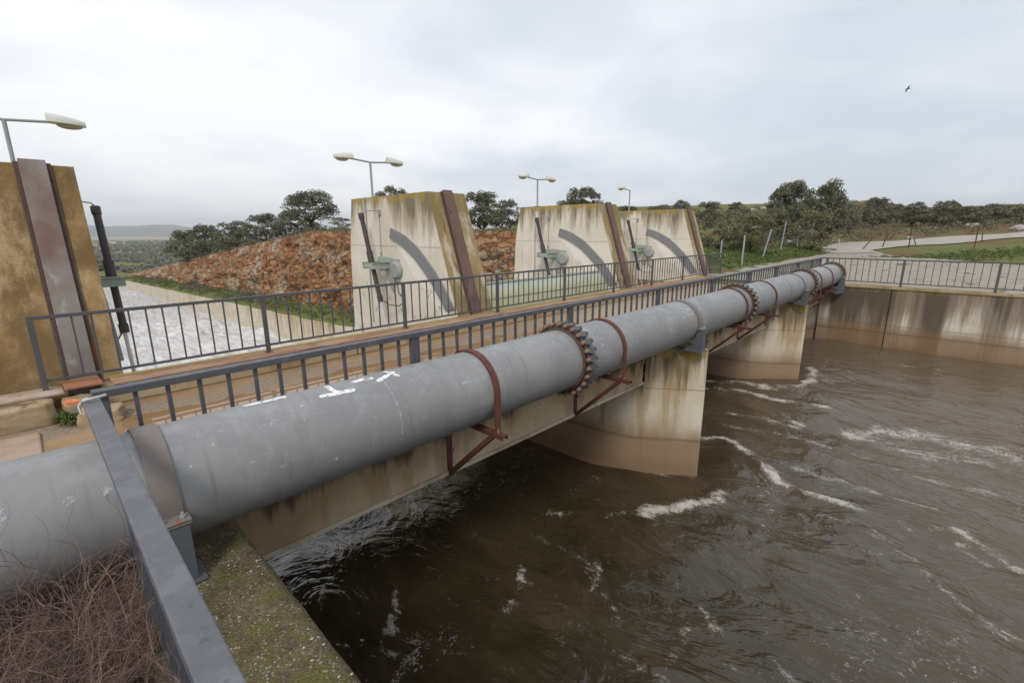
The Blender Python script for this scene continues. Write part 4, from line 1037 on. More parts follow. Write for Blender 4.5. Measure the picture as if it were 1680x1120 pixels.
# ------------------------------------------------------------------ railings
def railing(name, label, pts_a, pts_b, posts, bars, z_top, z_bot, z_base, mat, topw=.05, toph=.045, post=.06, bar=.022, axis='x', across=4.0, post_deep=None, end_caps=True):
    """straight railing along an axis; posts and bars are positions along it"""
    r = empty(name, label, 'railing', (0, 0, 0))
    P = (lambda t, c, z: (t, c, z)) if axis == 'x' else (lambda t, c, z: (c, t, z))
    a, b = pts_a, pts_b
    m = MB(); m.bar(P(a, across, z_top-toph/2), P(b, across, z_top-toph/2), topw, toph); m.obj('top_rail', mat, r, bevel=.004)
    m = MB(); m.bar(P(a, across, z_bot), P(b, across, z_bot), .03, .035); m.obj('bottom_rail', mat, r, bevel=.003)
    for t in posts:
        m = MB(); h = post/2; d = (post_deep or post)/2
        q0 = P(t-h, across-d, z_base); q1 = P(t+h, across+d, z_top-toph+.002)
        m.box(tuple(min(u, v) for u, v in zip(q0, q1)), tuple(max(u, v) for u, v in zip(q0, q1)))
        q0 = P(t-h*2, across-d*2, z_base); q1 = P(t+h*2, across+d*2, z_base+.008)
        m.box(tuple(min(u, v) for u, v in zip(q0, q1)), tuple(max(u, v) for u, v in zip(q0, q1))); m.obj('post', mat, r, bevel=.003)
    bs = [t for t in bars if all(abs(t-p) > post*.9 for p in posts)]
    base = bs if len(bs) <= 100 else bs[:100]
    proto_ = MB(); proto_.box((-bar/2, -bar/2, 0), (bar/2, bar/2, z_top-toph-z_bot-.015)); po = proto_.obj('baluster', mat, r)
    q = P(base[0], across, z_bot+.016); po.location = q
    for t in base[1:]:
        c = po.copy(); COL.objects.link(c); c.parent = r; c.location = P(t, across, z_bot+.016); c.rotation_euler = (.010*(vnoise(t*31, 3)-.5), .014*(vnoise(t*17, 8)-.5), .1*(vnoise(t*7, 1)-.5))
    if len(bs) > 100:
        m = MB()
        for t in bs[100:]:
            x_, y_, z_ = P(t, across, z_bot+.016); m.box((x_-bar/2, y_-bar/2, z_), (x_+bar/2, y_+bar/2, z_top-toph))
        o = m.obj('balusters', mat, r); o['kind'] = 'stuff'
    return r
nposts = [.22, 2.70, 5.36, 8.02, 10.53, 12.95, 15.3, 17.7, 19.6, 20.92]
nb = []
for a, b in zip(nposts[:-1], nposts[1:]):
    k = max(2, round((b-a)/.19)); nb += [a+(b-a)*i/k for i in range(1, k)]
railing('guard_railing', 'near grey railing with flat bars running beside the big pipe', .19, 20.95, nposts, nb, -1.0, -1.90, -2.0, MAT['rail'], topw=.085, toph=.05, post=.10, post_deep=.05, bar=.026, across=4.0)
fposts = [-.02, 2.70, 5.42, 8.13, 10.85, 13.5, 16.1, 18.7, 21.1, 22.75]
fb = []
for a, b in zip(fposts[:-1], fposts[1:]):
    k = max(2, round((b-a)/.195)); fb += [a+(b-a)*i/k for i in range(1, k)]
railing('guard_railing', 'far grey railing across the bridge in front of the gate piers', -.05, 22.8, fposts, fb, -1.0, -1.84, -1.965, MAT['rail'], topw=.05, toph=.045, post=.06, bar=.020, across=8.32)
rposts = [3.82, 1.57, -.75, -3.1, -5.4]
rb = []
for a, b in zip(rposts[:-1], rposts[1:]):
    k = max(2, round(abs(b-a)/.19)); rb += [a+(b-a)*i/k for i in range(1, k)]
railing('guard_railing', 'grey railing on top of the stained wall at the far right', 4.05, -6, rposts, rb, -1.0, -1.82, -1.94, MAT['rail'], topw=.045, toph=.045, post=.07, bar=.020, axis='y', across=21.06)
# the wide foreground rail, nearest the camera
r = empty('guard_railing', 'wide dark grey foreground rail crossing over the pipe at bottom left', 'railing', (0, 0, 0))
m = MB(); m.bar((.175, 3.88, -1.027), (.150, -1.2, -1.027), .086, .05); m.obj('top_rail', MAT['fore_rail'], r, bevel=.006)
m = MB(); m.bar((.182, 2.95, -1.90), (.178, -1.2, -1.90), .026, .035); m.obj('bottom_rail', MAT['rail'], r, bevel=.003)
for yy in (2.6, .55):
    m = MB(); m.box((.150, yy-.025, -2.0), (.192, yy+.025, -1.055)); m.obj('post', MAT['rail'], r)
yb_ = 2.42
while yb_ > -1.0:
    if abs(yb_-.55) > .06:
        m = MB(); m.box((.168, yb_-.011, -1.88), (.190, yb_+.011, -1.053)); m.obj('baluster', MAT['rail'], r)
    yb_ -= .19

# tape tied round the rail corner
t = empty('orange_tape', 'frayed orange and white tape tied round the railing corner', 'tape', (.16, 3.72, -1.0))
m = MB(); m.tube([(-.03, .03, .012), (.0, .025, .016), (.05, .05, .014), (.085, .085, .010)], .008, 6)
m.tube([(-.035, .03, .012), (-.05, .03, -.02), (-.045, .02, -.06)], .007, 6); m.tube([(-.03, .045, .012), (-.01, .05, .018), (.01, .035, .014), (-.02, .02, .014)], .007, 6); m.obj('rope', MAT['rope'], t, smooth=True)
m = MB(); rr = random.Random(3)
for k in range(7):
    p = Vector((-.04, .035, .012)); pts = [p]
    d_ = Vector((-.5-.5*rr.random(), .6*rr.random()+.1, .15*rr.random()))
    for i in range(4): p = p+d_*.022+Vector((rr.uniform(-1, 1), rr.uniform(-1, 1), rr.uniform(-1, .5)))*.006; pts.append(p.copy())
    m.tube(pts, [.008, .010, .009, .007, .003], 5)
m.obj('tape_tail', MAT['rag'], t, smooth=True)

# ------------------------------------------------------------------ walls
# near retaining wall, mossy top
def mat_moss():
    n = NT('mossy_gravelly_wall_top', .95, .15)
    a = n.noise(6, 7, .7); b = n.noise(45, 5, .7)
    c = n.mix(n.step(a, .38, .62), (.18, .14, .08), (.27, .225, .135)); c = n.mix(n.step(b, .4, .7, 0, .7), c, (.055, .038, .022))
    ms = n.step(n.noise(5, 7, .75, n.vec((1, 1, 1), off=(3, 2, 1))), .47, .60); c = n.mix(n.math('MULTIPLY', ms, .85), c, n.mix(n.step(b, .4, .6), (.115, .115, .028), (.235, .22, .07)))
    v = n.voro(46); w_ = n.math('MULTIPLY', n.step(v, .18, .32, 1, 0), n.step(n.noise(7, 4, .6, n.vec((1, 1, 1), off=(9, 0, 0))), .43, .56)); c = n.mix(w_, c, (.48, .45, .40))
    v = n.voro(90); c = n.mix(n.step(v, .12, .25, .75, 0), c, n.mix(n.step(n.noise(30, 2), .4, .6), (.25, .13, .08), (.26, .22, .17)))
    n.col(c); n.bump(n.math('ADD', b, n.math('MULTIPLY', v, -.8)), 1.0, .02); return n.m
xw = np.linspace(.13, .78, 14); yw = np.concatenate([np.arange(-14, -1, 1), np.arange(-1, 3.86, .045)])
Pw = np.zeros((len(xw)+2, len(yw), 3))
for j, y in enumerate(yw):
    for i, x in enumerate(xw): Pw[i+1, j] = (x, y, -2.005+.030*(fbm(x*5, y*5, 3, 6)-.5)-.05*S(.72, .80, x))
    xe = .785+.012*(fbm(y*6, 1, 3, 2)-.5); Pw[-2, j, 0] = xe
    Pw[0, j] = (.13, y, -5); Pw[-1, j] = (xe+.005, y, -8)
gw = empty('retaining_wall', 'mossy lichen speckled concrete wall at the bottom left edge of the water', 'wall', (0, 0, 0))
o = grid_mesh('wall_top', Pw, mat_moss()); o.parent = gw
m = MB(); m.box((.45, 3.84, -9), (.80, 14, -2.67)); m.obj('abutment', MAT['nose'], gw)
m = MB(); m.box((-.6, 3.84, -2.9), (.78, 4.15, -2.02)); m.obj('beam_seat', MAT['beam'], gw, bevel=.02)
# small pebbles on the near wall top
m = MB(); rngq = np.random.RandomState(9)
for k in range(520):
    x = rngq.uniform(.2, .76); y = rngq.uniform(.2, 3.6)
    if vnoise(x*5, y*5, 3) < .42: continue
    s_ = .003+.006*rngq.rand()**2; z = -2.0
    m.add([(x+s_*a*1.3, y+s_*b, z+s_*c*.8) for a, b, c in ((1, 0, 0), (0, 1, 0), (-1, 0, 0), (0, -1, 0), (0, 0, 1), (0, 0, -1))], [(0, 1, 4), (1, 2, 4), (2, 3, 4), (3, 0, 4), (1, 0, 5), (2, 1, 5), (3, 2, 5), (0, 3, 5)])
ns = NT('white_lichen_grit', .9, .2); ns.col(n_ if False else (.50, .47, .41)); kind(m.obj('grit', ns.m, smooth=True), 'stuff', 'pale grit and lichen specks on the mossy wall top', 'grit')

# far retaining wall
fwl = empty('retaining_wall', 'tall streaked concrete wall on the far side of the water at right', 'wall', (0, 0, 0))
edges_y = [3.84, 1.76, -4.4, -10.6, -17, -30, -60]
for a, b in zip(edges_y[:-1], edges_y[1:]):
    m = MB(); m.box((20.8, b+.012, -12), (21.3, a-.012, -2.02)); m.obj('wall_panel', MAT['wall'], fwl, bevel=.01)
m = MB(); m.box((20.83, -60, -12), (21.28, 3.8, -2.06)); m.obj('joint_filler', MAT['darkgap'], fwl)
m = MB(); m.box((20.765, -60, -2.018), (21.33, 4.2, -1.94)); m.obj('coping', MAT['coping'], fwl, bevel=.012)
m = MB(); m.box((20.92, 3.86, -12), (21.3, 14, -2.31)); m.obj('abutment', MAT['nose'], fwl)

# ------------------------------------------------------------------ the pipe
PY, PZ, PR = 3.47, -1.545, .37
pipe = empty('water_pipe', 'large grey painted steel water pipe running beside the bridge', 'pipe', (0, 0, 0))
m = MB(); N = 96
xsP = [-9, 20.15]
for a, b in zip(xsP[:-1], xsP[1:]):
    vs = [(x, PY+PR*cos(2*pi*k/N), PZ+PR*sin(2*pi*k/N)) for x in (a, b) for k in range(N)]
    m.add(vs, [(k, (k+1) % N, N+(k+1) % N, N+k) for k in range(N)])
m.obj('pipe_shell', MAT['pipe'], pipe, smooth=True)
m = MB(); m.tube([(20.1, PY, PZ), (20.45, PY, PZ-.05), (20.7, PY, PZ-.28), (20.72, PY, PZ-.7)], [.37, .37, .36, .35], 32); m.obj('elbow', MAT['saddle'], pipe, smooth=True)
def ringband(x0, x1, r0, r1, n=64):
    m = MB()
    for (rr_) in (0,):
        vs = []
        for x, r_ in ((x0, r0), (x0, r1), (x1, r1), (x1, r0)):
            vs += [(x, PY+r_*cos(2*pi*k/n), PZ+r_*sin(2*pi*k/n)) for k in range(n)]
        fs = [(j*n+k, j*n+(k+1) % n, ((j+1) % 4)*n+(k+1) % n, ((j+1) % 4)*n+k) for j in range(4) for k in range(n)]
        m.add(vs, fs)
    return m
MAT['oldsteel'] = mat_paint('grimy_flange_steel', (.10, .10, .105), .55, .4, rust=.35, dirt=.6, rcol=(.14, .065, .035), sc=3)
MAT['browncollar'] = mat_paint('brown_collar', (.12, .075, .055), .6, .3, rust=.4, dirt=.5, sc=3)
def flange(x, nb=26, first=None):
    rootf = ringband(-.012, .012, PR+.004, PR+.055).obj('flange', MAT['oldsteel'], pipe, smooth=True); rootf.location = (x, 0, 0)
    o = ringband(-.075, -.045, PR+.002, PR+.028).obj('collar', MAT['browncollar'], rootf, smooth=True)
    o = ringband(.06, .085, PR+.004, PR+.055).obj('backing_ring', MAT['oldsteel'], rootf, smooth=True)
    o = ringband(.013, .059, PR+.003, PR+.022).obj('gasket', MAT['darkchannel'], rootf, smooth=True)
    return rootf
def bolts(fl, nb=26):
    # one lug with its bolt and nut
    def bolt_mesh(a):
        m = MB(); R_ = PR+.060; c, s_ = cos(a), sin(a)
        P_ = lambda t, x: (x, PY+(R_+t)*c, PZ+(R_+t)*s_)
        m.bar(P_(-.006, -.022), P_(-.006, .105), .066, .060, (0, c, s_), 0); m.bar(P_(-.0, .0), P_(-.0, .05), .085, .05, (0, c, s_), 0)
        m.tube([P_(.012, -.075), P_(.012, .14)], .014, 8, mi=0)
        m.tube([P_(.012, -.078), P_(.012, -.074), P_(.012, -.034), P_(.012, -.026)], [.016, .022, .026, .022], 8, mi=1)
        m.tube([P_(.012, .10), P_(.012, .125)], .025, 6, mi=0)
        return m
    for k in range(nb):
        a = 2*pi*(k+.3)/nb
        bolt_mesh(a).obj('bolt', [MAT['oldsteel'], MAT['rustbolt']], fl, smooth=True)
f1 = flange(4.50); bolts(f1)
for x in (10.5, 15.9, 20.0):
    c = f1.copy(); COL.objects.link(c); c.parent = pipe; c.location = (x, 0, 0)
    for ch in f1.children:
        d = ch.copy(); COL.objects.link(d); d.parent = c
for x in (-1.6, 7.05, 13.4, 18.9):
    ringband(x-.008, x+.008, PR-.002, PR+.0035).obj('weld_seam', MAT['pipe'], pipe, smooth=True)
# paint marks: strips lying on the pipe, (x, angle up from the -Y side)
def strip(name, pts, hw, mat, lift=.0025, sub=10, label=None, taper=False):
    m = MB(); P3 = []
    for i in range(len(pts)-1):
        for k in range(sub):
            t = k/sub; P3.append((pts[i][0]*(1-t)+pts[i+1][0]*t, pts[i][1]*(1-t)+pts[i+1][1]*t))
    P3.append(pts[-1]); vs = []
    R_ = PR+lift
    for i, (x, th) in enumerate(P3):
        a = P3[max(i-1, 0)]; b = P3[min(i+1, len(P3)-1)]
        dx = b[0]-a[0]; ds = radians(b[1]-a[1])*R_; L = hypot(dx, ds) or 1; nx_, ns_ = -ds/L, dx/L
        w_ = hw*(.8+.4*vnoise(i*.7, len(pts)*3, 5)); w_ *= (1 if not (taper and i in (0, len(P3)-1)) else .3)
        for s_ in (-1, 1):
            xx = x+nx_*w_*s_; tt = radians(th)+ns_*w_*s_/R_; vs.append((xx, PY-R_*cos(tt), PZ+R_*sin(tt)))
    m.add(vs, [(2*i, 2*i+1, 2*i+3, 2*i+2) for i in range(len(P3)-1)]); o = m.obj(name, mat, pipe, smooth=True)
    if label: o['label'] = label
    return o
strip('paint_mark', [(1.394, 70.2), (1.526, 68.5), (1.674, 67.5)], .020, MAT['whitepaint'], taper=True, label='bright white painted stroke')
strip('paint_mark', [(1.512, 93.3), (1.517, 77.2), (1.543, 68.0)], .020, MAT['whitepaint'], lift=.004, taper=True)
strip('paint_mark', [(1.882, 71.1), (1.988, 78.1), (2.102, 86.1)], .020, MAT['whitepaint'], taper=True)
strip('paint_mark', [(2.032, 97.1), (2.058, 82.7), (2.09, 70.5)], .015, MAT['whitepaint'], lift=.004, taper=True)
strip('paint_mark', [(1.698, 84.0), (1.793, 85.4), (1.888, 82.0)], .022, MAT['smear'], taper=True)
strip('paint_mark', [(.92, 92), (1.05, 92), (1.208, 90.2)], .026, MAT['smear'], taper=True)
strip('chalk_line', [(1.927, 66.4), (1.929, 42.5), (1.935, 19.6), (1.935, 1.8), (1.925, -18.6)], .007, MAT['chalk'], lift=.003)
strip('chalk_line', [(2.536, 39.9), (2.535, 17.3), (2.528, -9.3)], .005, MAT['chalk'], lift=.003)
strip('chalk_line', [(2.6, 32.6), (2.742, 30.7), (2.918, 31.3)], .010, MAT['chalk'], lift=.0035)
for xs_ in ((7.18, 7.36, 46), (7.44, 7.62, 48), (7.20, 7.30, 34), (7.33, 7.41, 34), (7.44, 7.52, 35), (7.55, 7.64, 36), (7.86, 7.97, 44), (7.84, 7.92, 33), (7.96, 8.04, 34)):
    strip('faded_stencil', [(xs_[0], xs_[2]), (xs_[1], xs_[2])], .026, MAT['chalk'], lift=.003)
for (x, th, l, h) in ((-.55, 58, .05, .03), (-.52, 49, .06, .03), (-.25, 38, .03, .05), (-.02, 34, .02, .05), (.12, 33, .025, .05), (-.4, 22, .012, .07), (4.95, 36, .06, .03), (3.45, 52, .03, .02)):
    strip('paint_scuff', [(x-l/2, th+2), (x, th), (x+l/2, th-3)], h/2, MAT['chalk'], lift=.003)

# straps with triangular wall brackets
def make_bracket(x, label):
    r = empty('pipe_bracket', label, 'pipe bracket', (x, 0, 0), 'rusty brackets holding the pipe on the bridge')
    n_ = 30; m = MB(); w_ = .036; vs = []
    path = [(PY-PR-.008, -1.925)]+[(PY-(PR+.008)*cos(pi*k/n_), PZ+(PR+.008)*sin(pi*k/n_)) for k in range(n_+1)]+[(PY+PR+.008, -1.925)]
    outp = [(PY-PR-.022, -1.925)]+[(PY-(PR+.022)*cos(pi*k/n_), PZ+(PR+.022)*sin(pi*k/n_)) for k in range(n_+1)]+[(PY+PR+.022, -1.925)]
    L_ = len(path)
    for xx in (-w_, w_):
        for p in (path, outp): vs += [(xx, a, b) for a, b in p]
    q = lambda s_, o_, i: s_*2*L_+o_*L_+i
    fs = []
    for i in range(L_-1):
        fs += [(q(0, 1, i), q(0, 1, i+1), q(1, 1, i+1), q(1, 1, i)), (q(0, 0, i), q(1, 0, i), q(1, 0, i+1), q(0, 0, i+1)), (q(0, 0, i), q(0, 0, i+1), q(0, 1, i+1), q(0, 1, i)), (q(1, 0, i), q(1, 1, i), q(1, 1, i+1), q(1, 0, i+1))]
    m.add(vs, fs); m.obj('strap', MAT['rust'], r, smooth=True)
    def channel(p, qq, upv, nm):   # a C section: web and two flanges
        m = MB(); p = Vector(p); qq = Vector(qq); d = (qq-p).normalized(); u = Vector(upv); sd_ = Vector((1, 0, 0))
        m.bar(p, qq, .07, .008, upv)
        for s_ in (-1, 1): m.bar(p+sd_*s_*.033-u*.02, qq+sd_*s_*.033-u*.02, .006, .045, upv)
        m.obj(nm, MAT['rust'], r, bevel=.002)
    channel((0, 3.865, -1.932), (0, 2.98, -1.932), (0, 0, 1), 'arm')
    channel((0, 3.862, -1.96), (0, 3.862, -2.70), (0, -1, 0), 'wall_plate')
    channel((0, 3.84, -2.66), (0, 3.13, -1.985), Vector((0, -.675, .71)).cross(Vector((1, 0, 0))).normalized()*-1, 'brace')
    m = MB(); m.tube([(0, PY-PR-.015, -1.98), (0, PY-PR-.015, -1.88)], .010, 8); m.tube([(0, PY-PR-.015, -1.925), (0, PY-PR-.015, -1.905)], .02, 6)
    m.tube([(.0, 3.83, -2.35), (.0, 3.80, -2.35)], .018, 6); m.obj('stud', MAT['rustbolt'], r)
    return r
b0 = make_bracket(3.0, 'rusty strap and triangular bracket nearest us, left of the first bolted flange')
dup(b0, (5.36, 0, 0), 'rusty strap and bracket just right of the first bolted flange')
dup(b0, (10.12, 0, 0), 'rusty strap and bracket just left of the second bolted flange')
dup(b0, (12.12, 0, 0), 'rusty strap and bracket midway between the second flange and the farther pier')
dup(b0, (16.7, 0, 0), 'rusty strap and bracket just beyond the third bolted flange')
dup(b0, (18.3, 0, 0), 'farthest rusty strap and bracket, near the end of the pipe')
# saddles on the piers
def make_saddle(x, label):
    r = empty('pipe_saddle', label, 'pipe support', (x, 0, 0), 'grey saddles carrying the pipe on the piers')
    w_ = .065; m = MB(); n_ = 30; vs = []
    a0, a1 = radians(-8), pi+radians(8)
    for xx in (-w_, w_):
        for R_ in (PR+.006, PR+.018): vs += [(xx, PY-R_*cos(a0+(a1-a0)*k/n_), PZ+R_*sin(a0+(a1-a0)*k/n_)) for k in range(n_+1)]
    L_ = n_+1; q = lambda s_, o_, i: s_*2*L_+o_*L_+i; fs = []
    for i in range(L_-1):
        fs += [(q(0, 1, i), q(0, 1, i+1), q(1, 1, i+1), q(1, 1, i)), (q(0, 0, i), q(1, 0, i), q(1, 0, i+1), q(0, 0, i+1)), (q(0, 0, i), q(0, 0, i+1), q(0, 1, i+1), q(0, 1, i)), (q(1, 0, i), q(1, 1, i), q(1, 1, i+1), q(1, 0, i+1))]
    m.add(vs, fs); m.obj('band', MAT['saddleband'], r, smooth=True)
    for s_ in (-1, 1):
        yc = PY+s_*(PR+.04)
        lo, hi = sorted((PY+s_*(PR+.005), PY+s_*(PR+.105)))
        m = MB(); m.box((-.085, lo, -1.606), (.085, hi, -1.594)); m.box((-.085, lo, -1.622), (.085, hi, -1.610))
        m.obj('seat_plate', MAT['saddleband'], r, bevel=.003)
        for bx in (-.05, .05):
            m = MB(); m.tube([(bx, yc+s_*.02, -1.66), (bx, yc+s_*.02, -1.56)], .008, 8); m.tube([(bx, yc+s_*.02, -1.592), (bx, yc+s_*.02, -1.578)], .016, 6); m.obj('stud', MAT['galv'], r)
        m = MB(); lo2, hi2 = sorted((PY+s_*.12, PY+s_*(PR+.10)))
        # gusset plate cut to the pipe
        ox = PY+s_*(PR+.10); ix = PY+s_*(PR-.01)
        poly = [(ox, -1.625), (ox, -1.985), (PY+s_*.16, -1.985), (PY+s_*.20, -1.93), (PY+s_*.30, -1.90), (ix, -1.70), (ix+s_*.015, -1.625)]
        for xx in (-.07, .062): m.prism(poly, xx, xx+.008)
        m.box((-.062, min(ox, ox-s_*.01), -1.985), (.062, max(ox, ox-s_*.01), -1.625)); m.obj('stand', MAT['saddle'], r)
    m = MB(); m.box((-.11, PY-.5, -1.998), (.11, PY+.42, -1.985)); m.obj('base_plate', MAT['saddle'], r, bevel=.003)
    return r
s0 = make_saddle(.365, 'grey pipe saddle with wide brown band beside the foreground rail')
dup(s0, (7.78, 0, 0), 'grey pipe saddle on the nearer pier nose')
dup(s0, (14.75, 0, 0), 'grey pipe saddle on the farther pier nose')
dup(s0, (19.75, 0, 0), 'grey pipe saddle at the far end of the pipe by the wall')

# ------------------------------------------------------------------ fence posts
def post_fence():
    r = empty('wire_fence', 'leaning galvanised fence posts and wire on the grassy bank', 'fence', (0, 0, 0))
    L = [(33.0, 12.15, 1.25, 0, 0), (30.9, 10.05, 1.85, .02, 0), (37.8, 10.95, 2.1, .25, -.35), (48.1, 12.45, 2.5, .1, -.15), (53.0, 12.3, 2.6, .0, .0), (54.7, 11.95, 2.7, .15, -.55), (55.4, 11.7, 2.75, .02, -.03)]
    tops = []
    for x, y, h, lx, ly in L:
        z = terr(x, y); m = MB(); m.tube([(x, y, z-.2), (x+lx, y+ly, z+h)], .05, 8); m.obj('post', MAT['galv'], r, smooth=True); tops.append(((x, y, z), (x+lx, y+ly, z+h)))
    x, y = 52.0, 13.3
    m = MB(); m.tube([(x, y, terr(x, y)), (55.2, 11.5, terr(55, 11.5)+2.0)], .045, 8); m.obj('brace', MAT['galv'], r, smooth=True)
    m = MB()
    for q in (.3, .6, .92):
        for i in (2, 3, 4, 5):
            a = Vector(tops[i][0]).lerp(Vector(tops[i][1]), q); b = Vector(tops[i+1][0]).lerp(Vector(tops[i+1][1]), q)
            m.tube([a, (a+b)/2-Vector((0, 0, .08)), b], .008, 4)
    m.obj('wire', MAT['galv'], r)
post_fence()
for (x, y, h, lx, ly), lb in zip([(57.0, 7.7, 1.1, .15, -.75), (58.9, 6.3, 1.3, 0, -.2), (58.8, 4.3, 1.95, 0, 0), (62.5, 4.0, .9, .1, .35), (62.6, -.2, 1.85, 0, .0), (69.5, -.7, 1.0, 0, .1)],
    ['short rusty post leaning by the road junction', 'short upright rusty post second along the pale road', 'tall straight rusty post left along the pale road', 'stubby tilted rusty post just right of the tall one', 'tall straight rusty post farther right along the pale road', 'small thin rusty post beyond the right hand tall post']):
    z = terr(x, y); m = MB(); m.tube([(x, y, z-.1), (x+lx, y+ly, z+h)], [.05, .045], 8)
    m.tube([(x+lx*.99, y+ly*.99, z+h-.02), (x+lx, y+ly, z+h+.02)], .055, 8)
    tag(m.obj('rusty_post', MAT['rust'], smooth=True), lb, 'post', 'rusty posts along the road')
# fence at the rim of the cutting, left
r = empty('wire_fence', 'short run of thin wire fence posts left of the large round oak', 'fence', (0, 0, 0))
for i, (x, y) in enumerate([(23.9, 66), (24.2, 62.5), (24.5, 59.5), (24.7, 54), (25, 50)]):
    z = terr(x, y); m = MB(); m.tube([(x, y, z-.2), (x, y, z+1.5)], .04, 6); m.obj('post', MAT['galv'], r)

# ------------------------------------------------------------------ bramble in the foreground
def mat_twig():
    n = NT('dry_bramble_stem', .8, .2); r = n.attr('leafrand')
    c = n.mix(r, (.085, .05, .042), (.25, .175, .15)); n.col(c); return n.m
def bramble():
    rng = random.Random(7); V = []; F = []; R = []
    def stem(p, d, L, r0, depth):
        k = max(4, int(L/.04)); pts = [p.copy()]; q = d.copy()
        for i in range(k):
            q = (q+Vector((rng.gauss(0, .20), rng.gauss(0, .20), rng.gauss(0, .16)-.035))).normalized(); p = p+q*(L/k)
            if p.x > .17 and p.y < 3.9: p.x = .12+.05*rng.random(); q.x = -abs(q.x)
            if hypot(p.y-PY, p.z-PZ) < PR+.02:
                dd = Vector((0, p.y-PY, p.z-PZ)).normalized(); p = Vector((p.x, PY+dd.y*(PR+.02), PZ+dd.z*(PR+.02)))
            pts.append(p.copy())
        o = len(V); rv = rng.random()
        for i, pt in enumerate(pts):
            d_ = (pts[min(i+1, len(pts)-1)]-pts[max(i-1, 0)]).normalized(); a = d_.orthogonal().normalized(); b = d_.cross(a); r_ = r0*(1-.7*i/len(pts))
            for j in range(3): V.append(pt+(a*cos(2.094*j)+b*sin(2.094*j))*r_); R.append(rv)
        for i in range(len(pts)-1):
            for j in range(3): F.append((o+i*3+j, o+i*3+(j+1) % 3, o+(i+1)*3+(j+1) % 3, o+(i+1)*3+j))
        if depth < 2:
            for b_ in range(rng.randint(2, 4)):
                i = rng.randint(1, len(pts)-2); dd = (q+Vector((rng.gauss(0, .8), rng.gauss(0, .8), rng.gauss(.15, .6)))).normalized()
                stem(pts[i], dd, L*rng.uniform(.35, .6), r0*.6, depth+1)
    for s_ in range(1500):
        x = rng.uniform(-1.45, .11); y = rng.uniform(.45, 3.05)
        stem(Vector((x, y, -2.1)), Vector((rng.gauss(0, .45), rng.gauss(.1, .45), 1)).normalized(), rng.uniform(.42, .92)*(1+.12*(x < -.5)), .0013+.0017*rng.random()**2, 0)
    for s_ in range(30):   # a few stems reach through to the wall top
        stem(Vector((.12, rng.uniform(1.6, 3.0), -1.98)), Vector((.8, rng.gauss(0, .5), .35)).normalized(), rng.uniform(.12, .35), .0028, 1)
    me = bpy.data.meshes.new('bramble_stems'); me.from_pydata([tuple(v) for v in V], [], F); me.materials.append(mat_twig())
    at = me.attributes.new('leafrand', 'FLOAT', 'POINT'); at.data.foreach_set('value', R)
    o = bpy.data.objects.new('bramble', me); COL.objects.link(o)
    tag(o, 'tangled leafless purple brown bramble bush at the bottom left corner', 'bush')
    rg = np.random.RandomState(3); cs = [(rg.uniform(-1.1, .0), rg.uniform(.4, 2.6), rg.uniform(-2.0, -1.8)) for _ in range(46)]
    Vq, Rq = leaf_arrays(rg, cs, [.07+.07*rg.rand() for _ in cs], 900, .014, .6); l_ = quad_obj('leaves', Vq, Rq, LEAF['green'], o)
    cs = [(rg.uniform(-1.2, .05), rg.uniform(.4, 3.0), rg.uniform(-2.08, -1.95)) for _ in range(240)]
    Vq, Rq = leaf_arrays(rg, cs, [.10+.07*rg.rand() for _ in cs], 500, .016, .5); l_ = quad_obj('dead_leaves', Vq, Rq, LEAF['dry'], o)
bramble()
def soil():
    n = NT('dark_leaf_litter', .95, .1); n.col(n.mix(n.noise(25, 6, .7), (.04, .028, .018), (.11, .08, .05))); n.bump(n.noise(30, 6, .7), 1, .03); return n.m
xs_ = np.linspace(-6, .128, 30); ys_ = np.linspace(-8, 3.85, 60); X, Y = np.meshgrid(xs_, ys_, indexing='ij')
kind(grid_mesh('soil_bank', np.stack([X, Y, -2.09+.05*fbm(X*2, Y*2, 3, 2)], -1), soil()), 'structure')

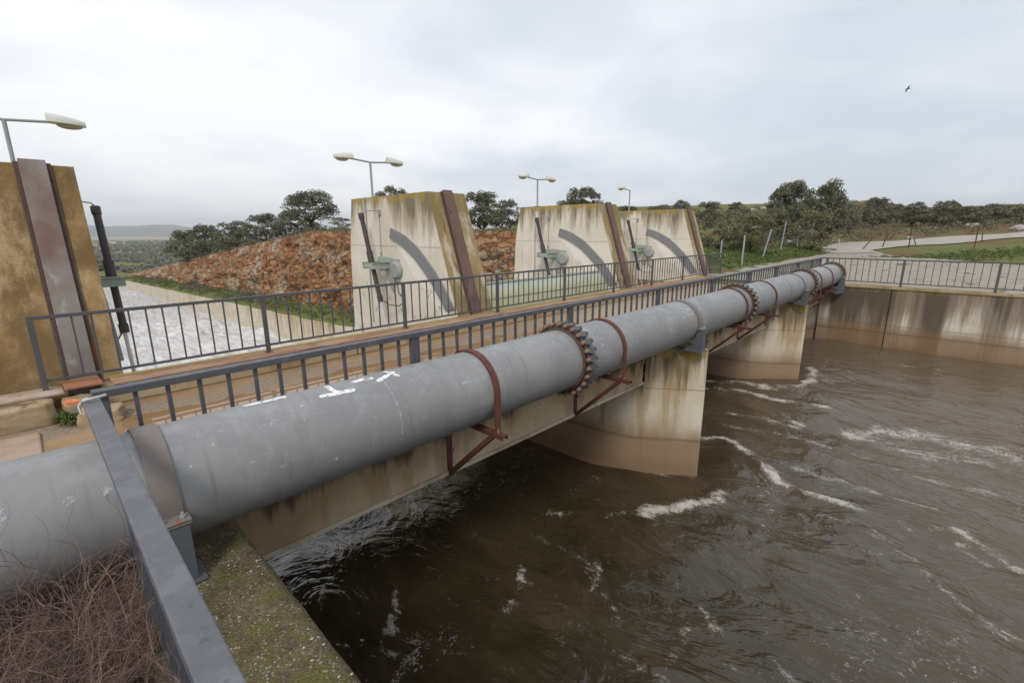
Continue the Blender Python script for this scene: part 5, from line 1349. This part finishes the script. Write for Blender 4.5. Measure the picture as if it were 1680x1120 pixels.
# ------------------------------------------------------------------ bird
def bird():
    n = NT('dark_bird', .8, .2); n.col((.05, .05, .055))
    m = MB(); m.tube([(-.16, 0, 0), (-.08, 0, .0), (.05, 0, .01), (.13, 0, .02), (.18, 0, .02), (.21, 0, .015)], [.012, .04, .055, .035, .03, .006], 8)
    r = m.obj('bird', n.m, smooth=True)
    for s_ in (-1, 1):
        m = MB(); pts = [((.08, -.05), 0, 0), ((.09, -.06), .13, .07), ((.05, -.07), .27, .05), ((-.03, -.06), .42, -.04)]
        vs = []
        for (c0, c1), yy, zz2 in pts: vs += [(c0, s_*(yy+.03), zz2+.02), (c1, s_*(yy+.03), zz2+.02), ((c0+c1)/2, s_*(yy+.03), zz2+.032)]
        fs = []
        for i in range(3):
            a = i*3; fs += [(a, a+3, a+5, a+2), (a+2, a+5, a+4, a+1), (a, a+1, a+4, a+3)]
        m.add(vs, fs); m.obj('wing', n.m, r)
    m = MB(); m.add([(-.14, -.02, 0), (-.14, .02, 0), (-.27, .05, 0), (-.27, -.05, 0), (-.2, 0, .012)], [(0, 1, 4), (1, 2, 4), (2, 3, 4), (3, 0, 4), (3, 2, 1, 0)]); m.obj('tail', n.m, r)
    d = (fw*770+rt*(1490-840)-up*(146-560)).normalized(); r.scale = (.75, .75, .75); r.location = (d.x*46, d.y*46, d.z*46); r.rotation_euler = (.5, .2, 2.2); tag(r, 'small dark bird flying high in the grey sky at right', 'bird')
bird()

# ------------------------------------------------------------------ air
def haze():
    m = bpy.data.materials.new('thin_haze'); m.use_nodes = True; t = m.node_tree; t.nodes.clear()
    o = t.nodes.new('ShaderNodeOutputMaterial'); v = t.nodes.new('ShaderNodeVolumePrincipled')
    v.inputs['Color'].default_value = (.93, .965, 1, 1); v.inputs['Density'].default_value = 1.7e-4; v.inputs['Anisotropy'].default_value = 0.0
    t.links.new(v.outputs[0], o.inputs['Volume'])
    b = MB(); b.box((-12600, -12600, -70), (12600, 12600, 260)); h = b.obj('haze', m); kind(h, 'stuff', 'thin bluish haze over the distant plain and hills', 'haze')
haze()
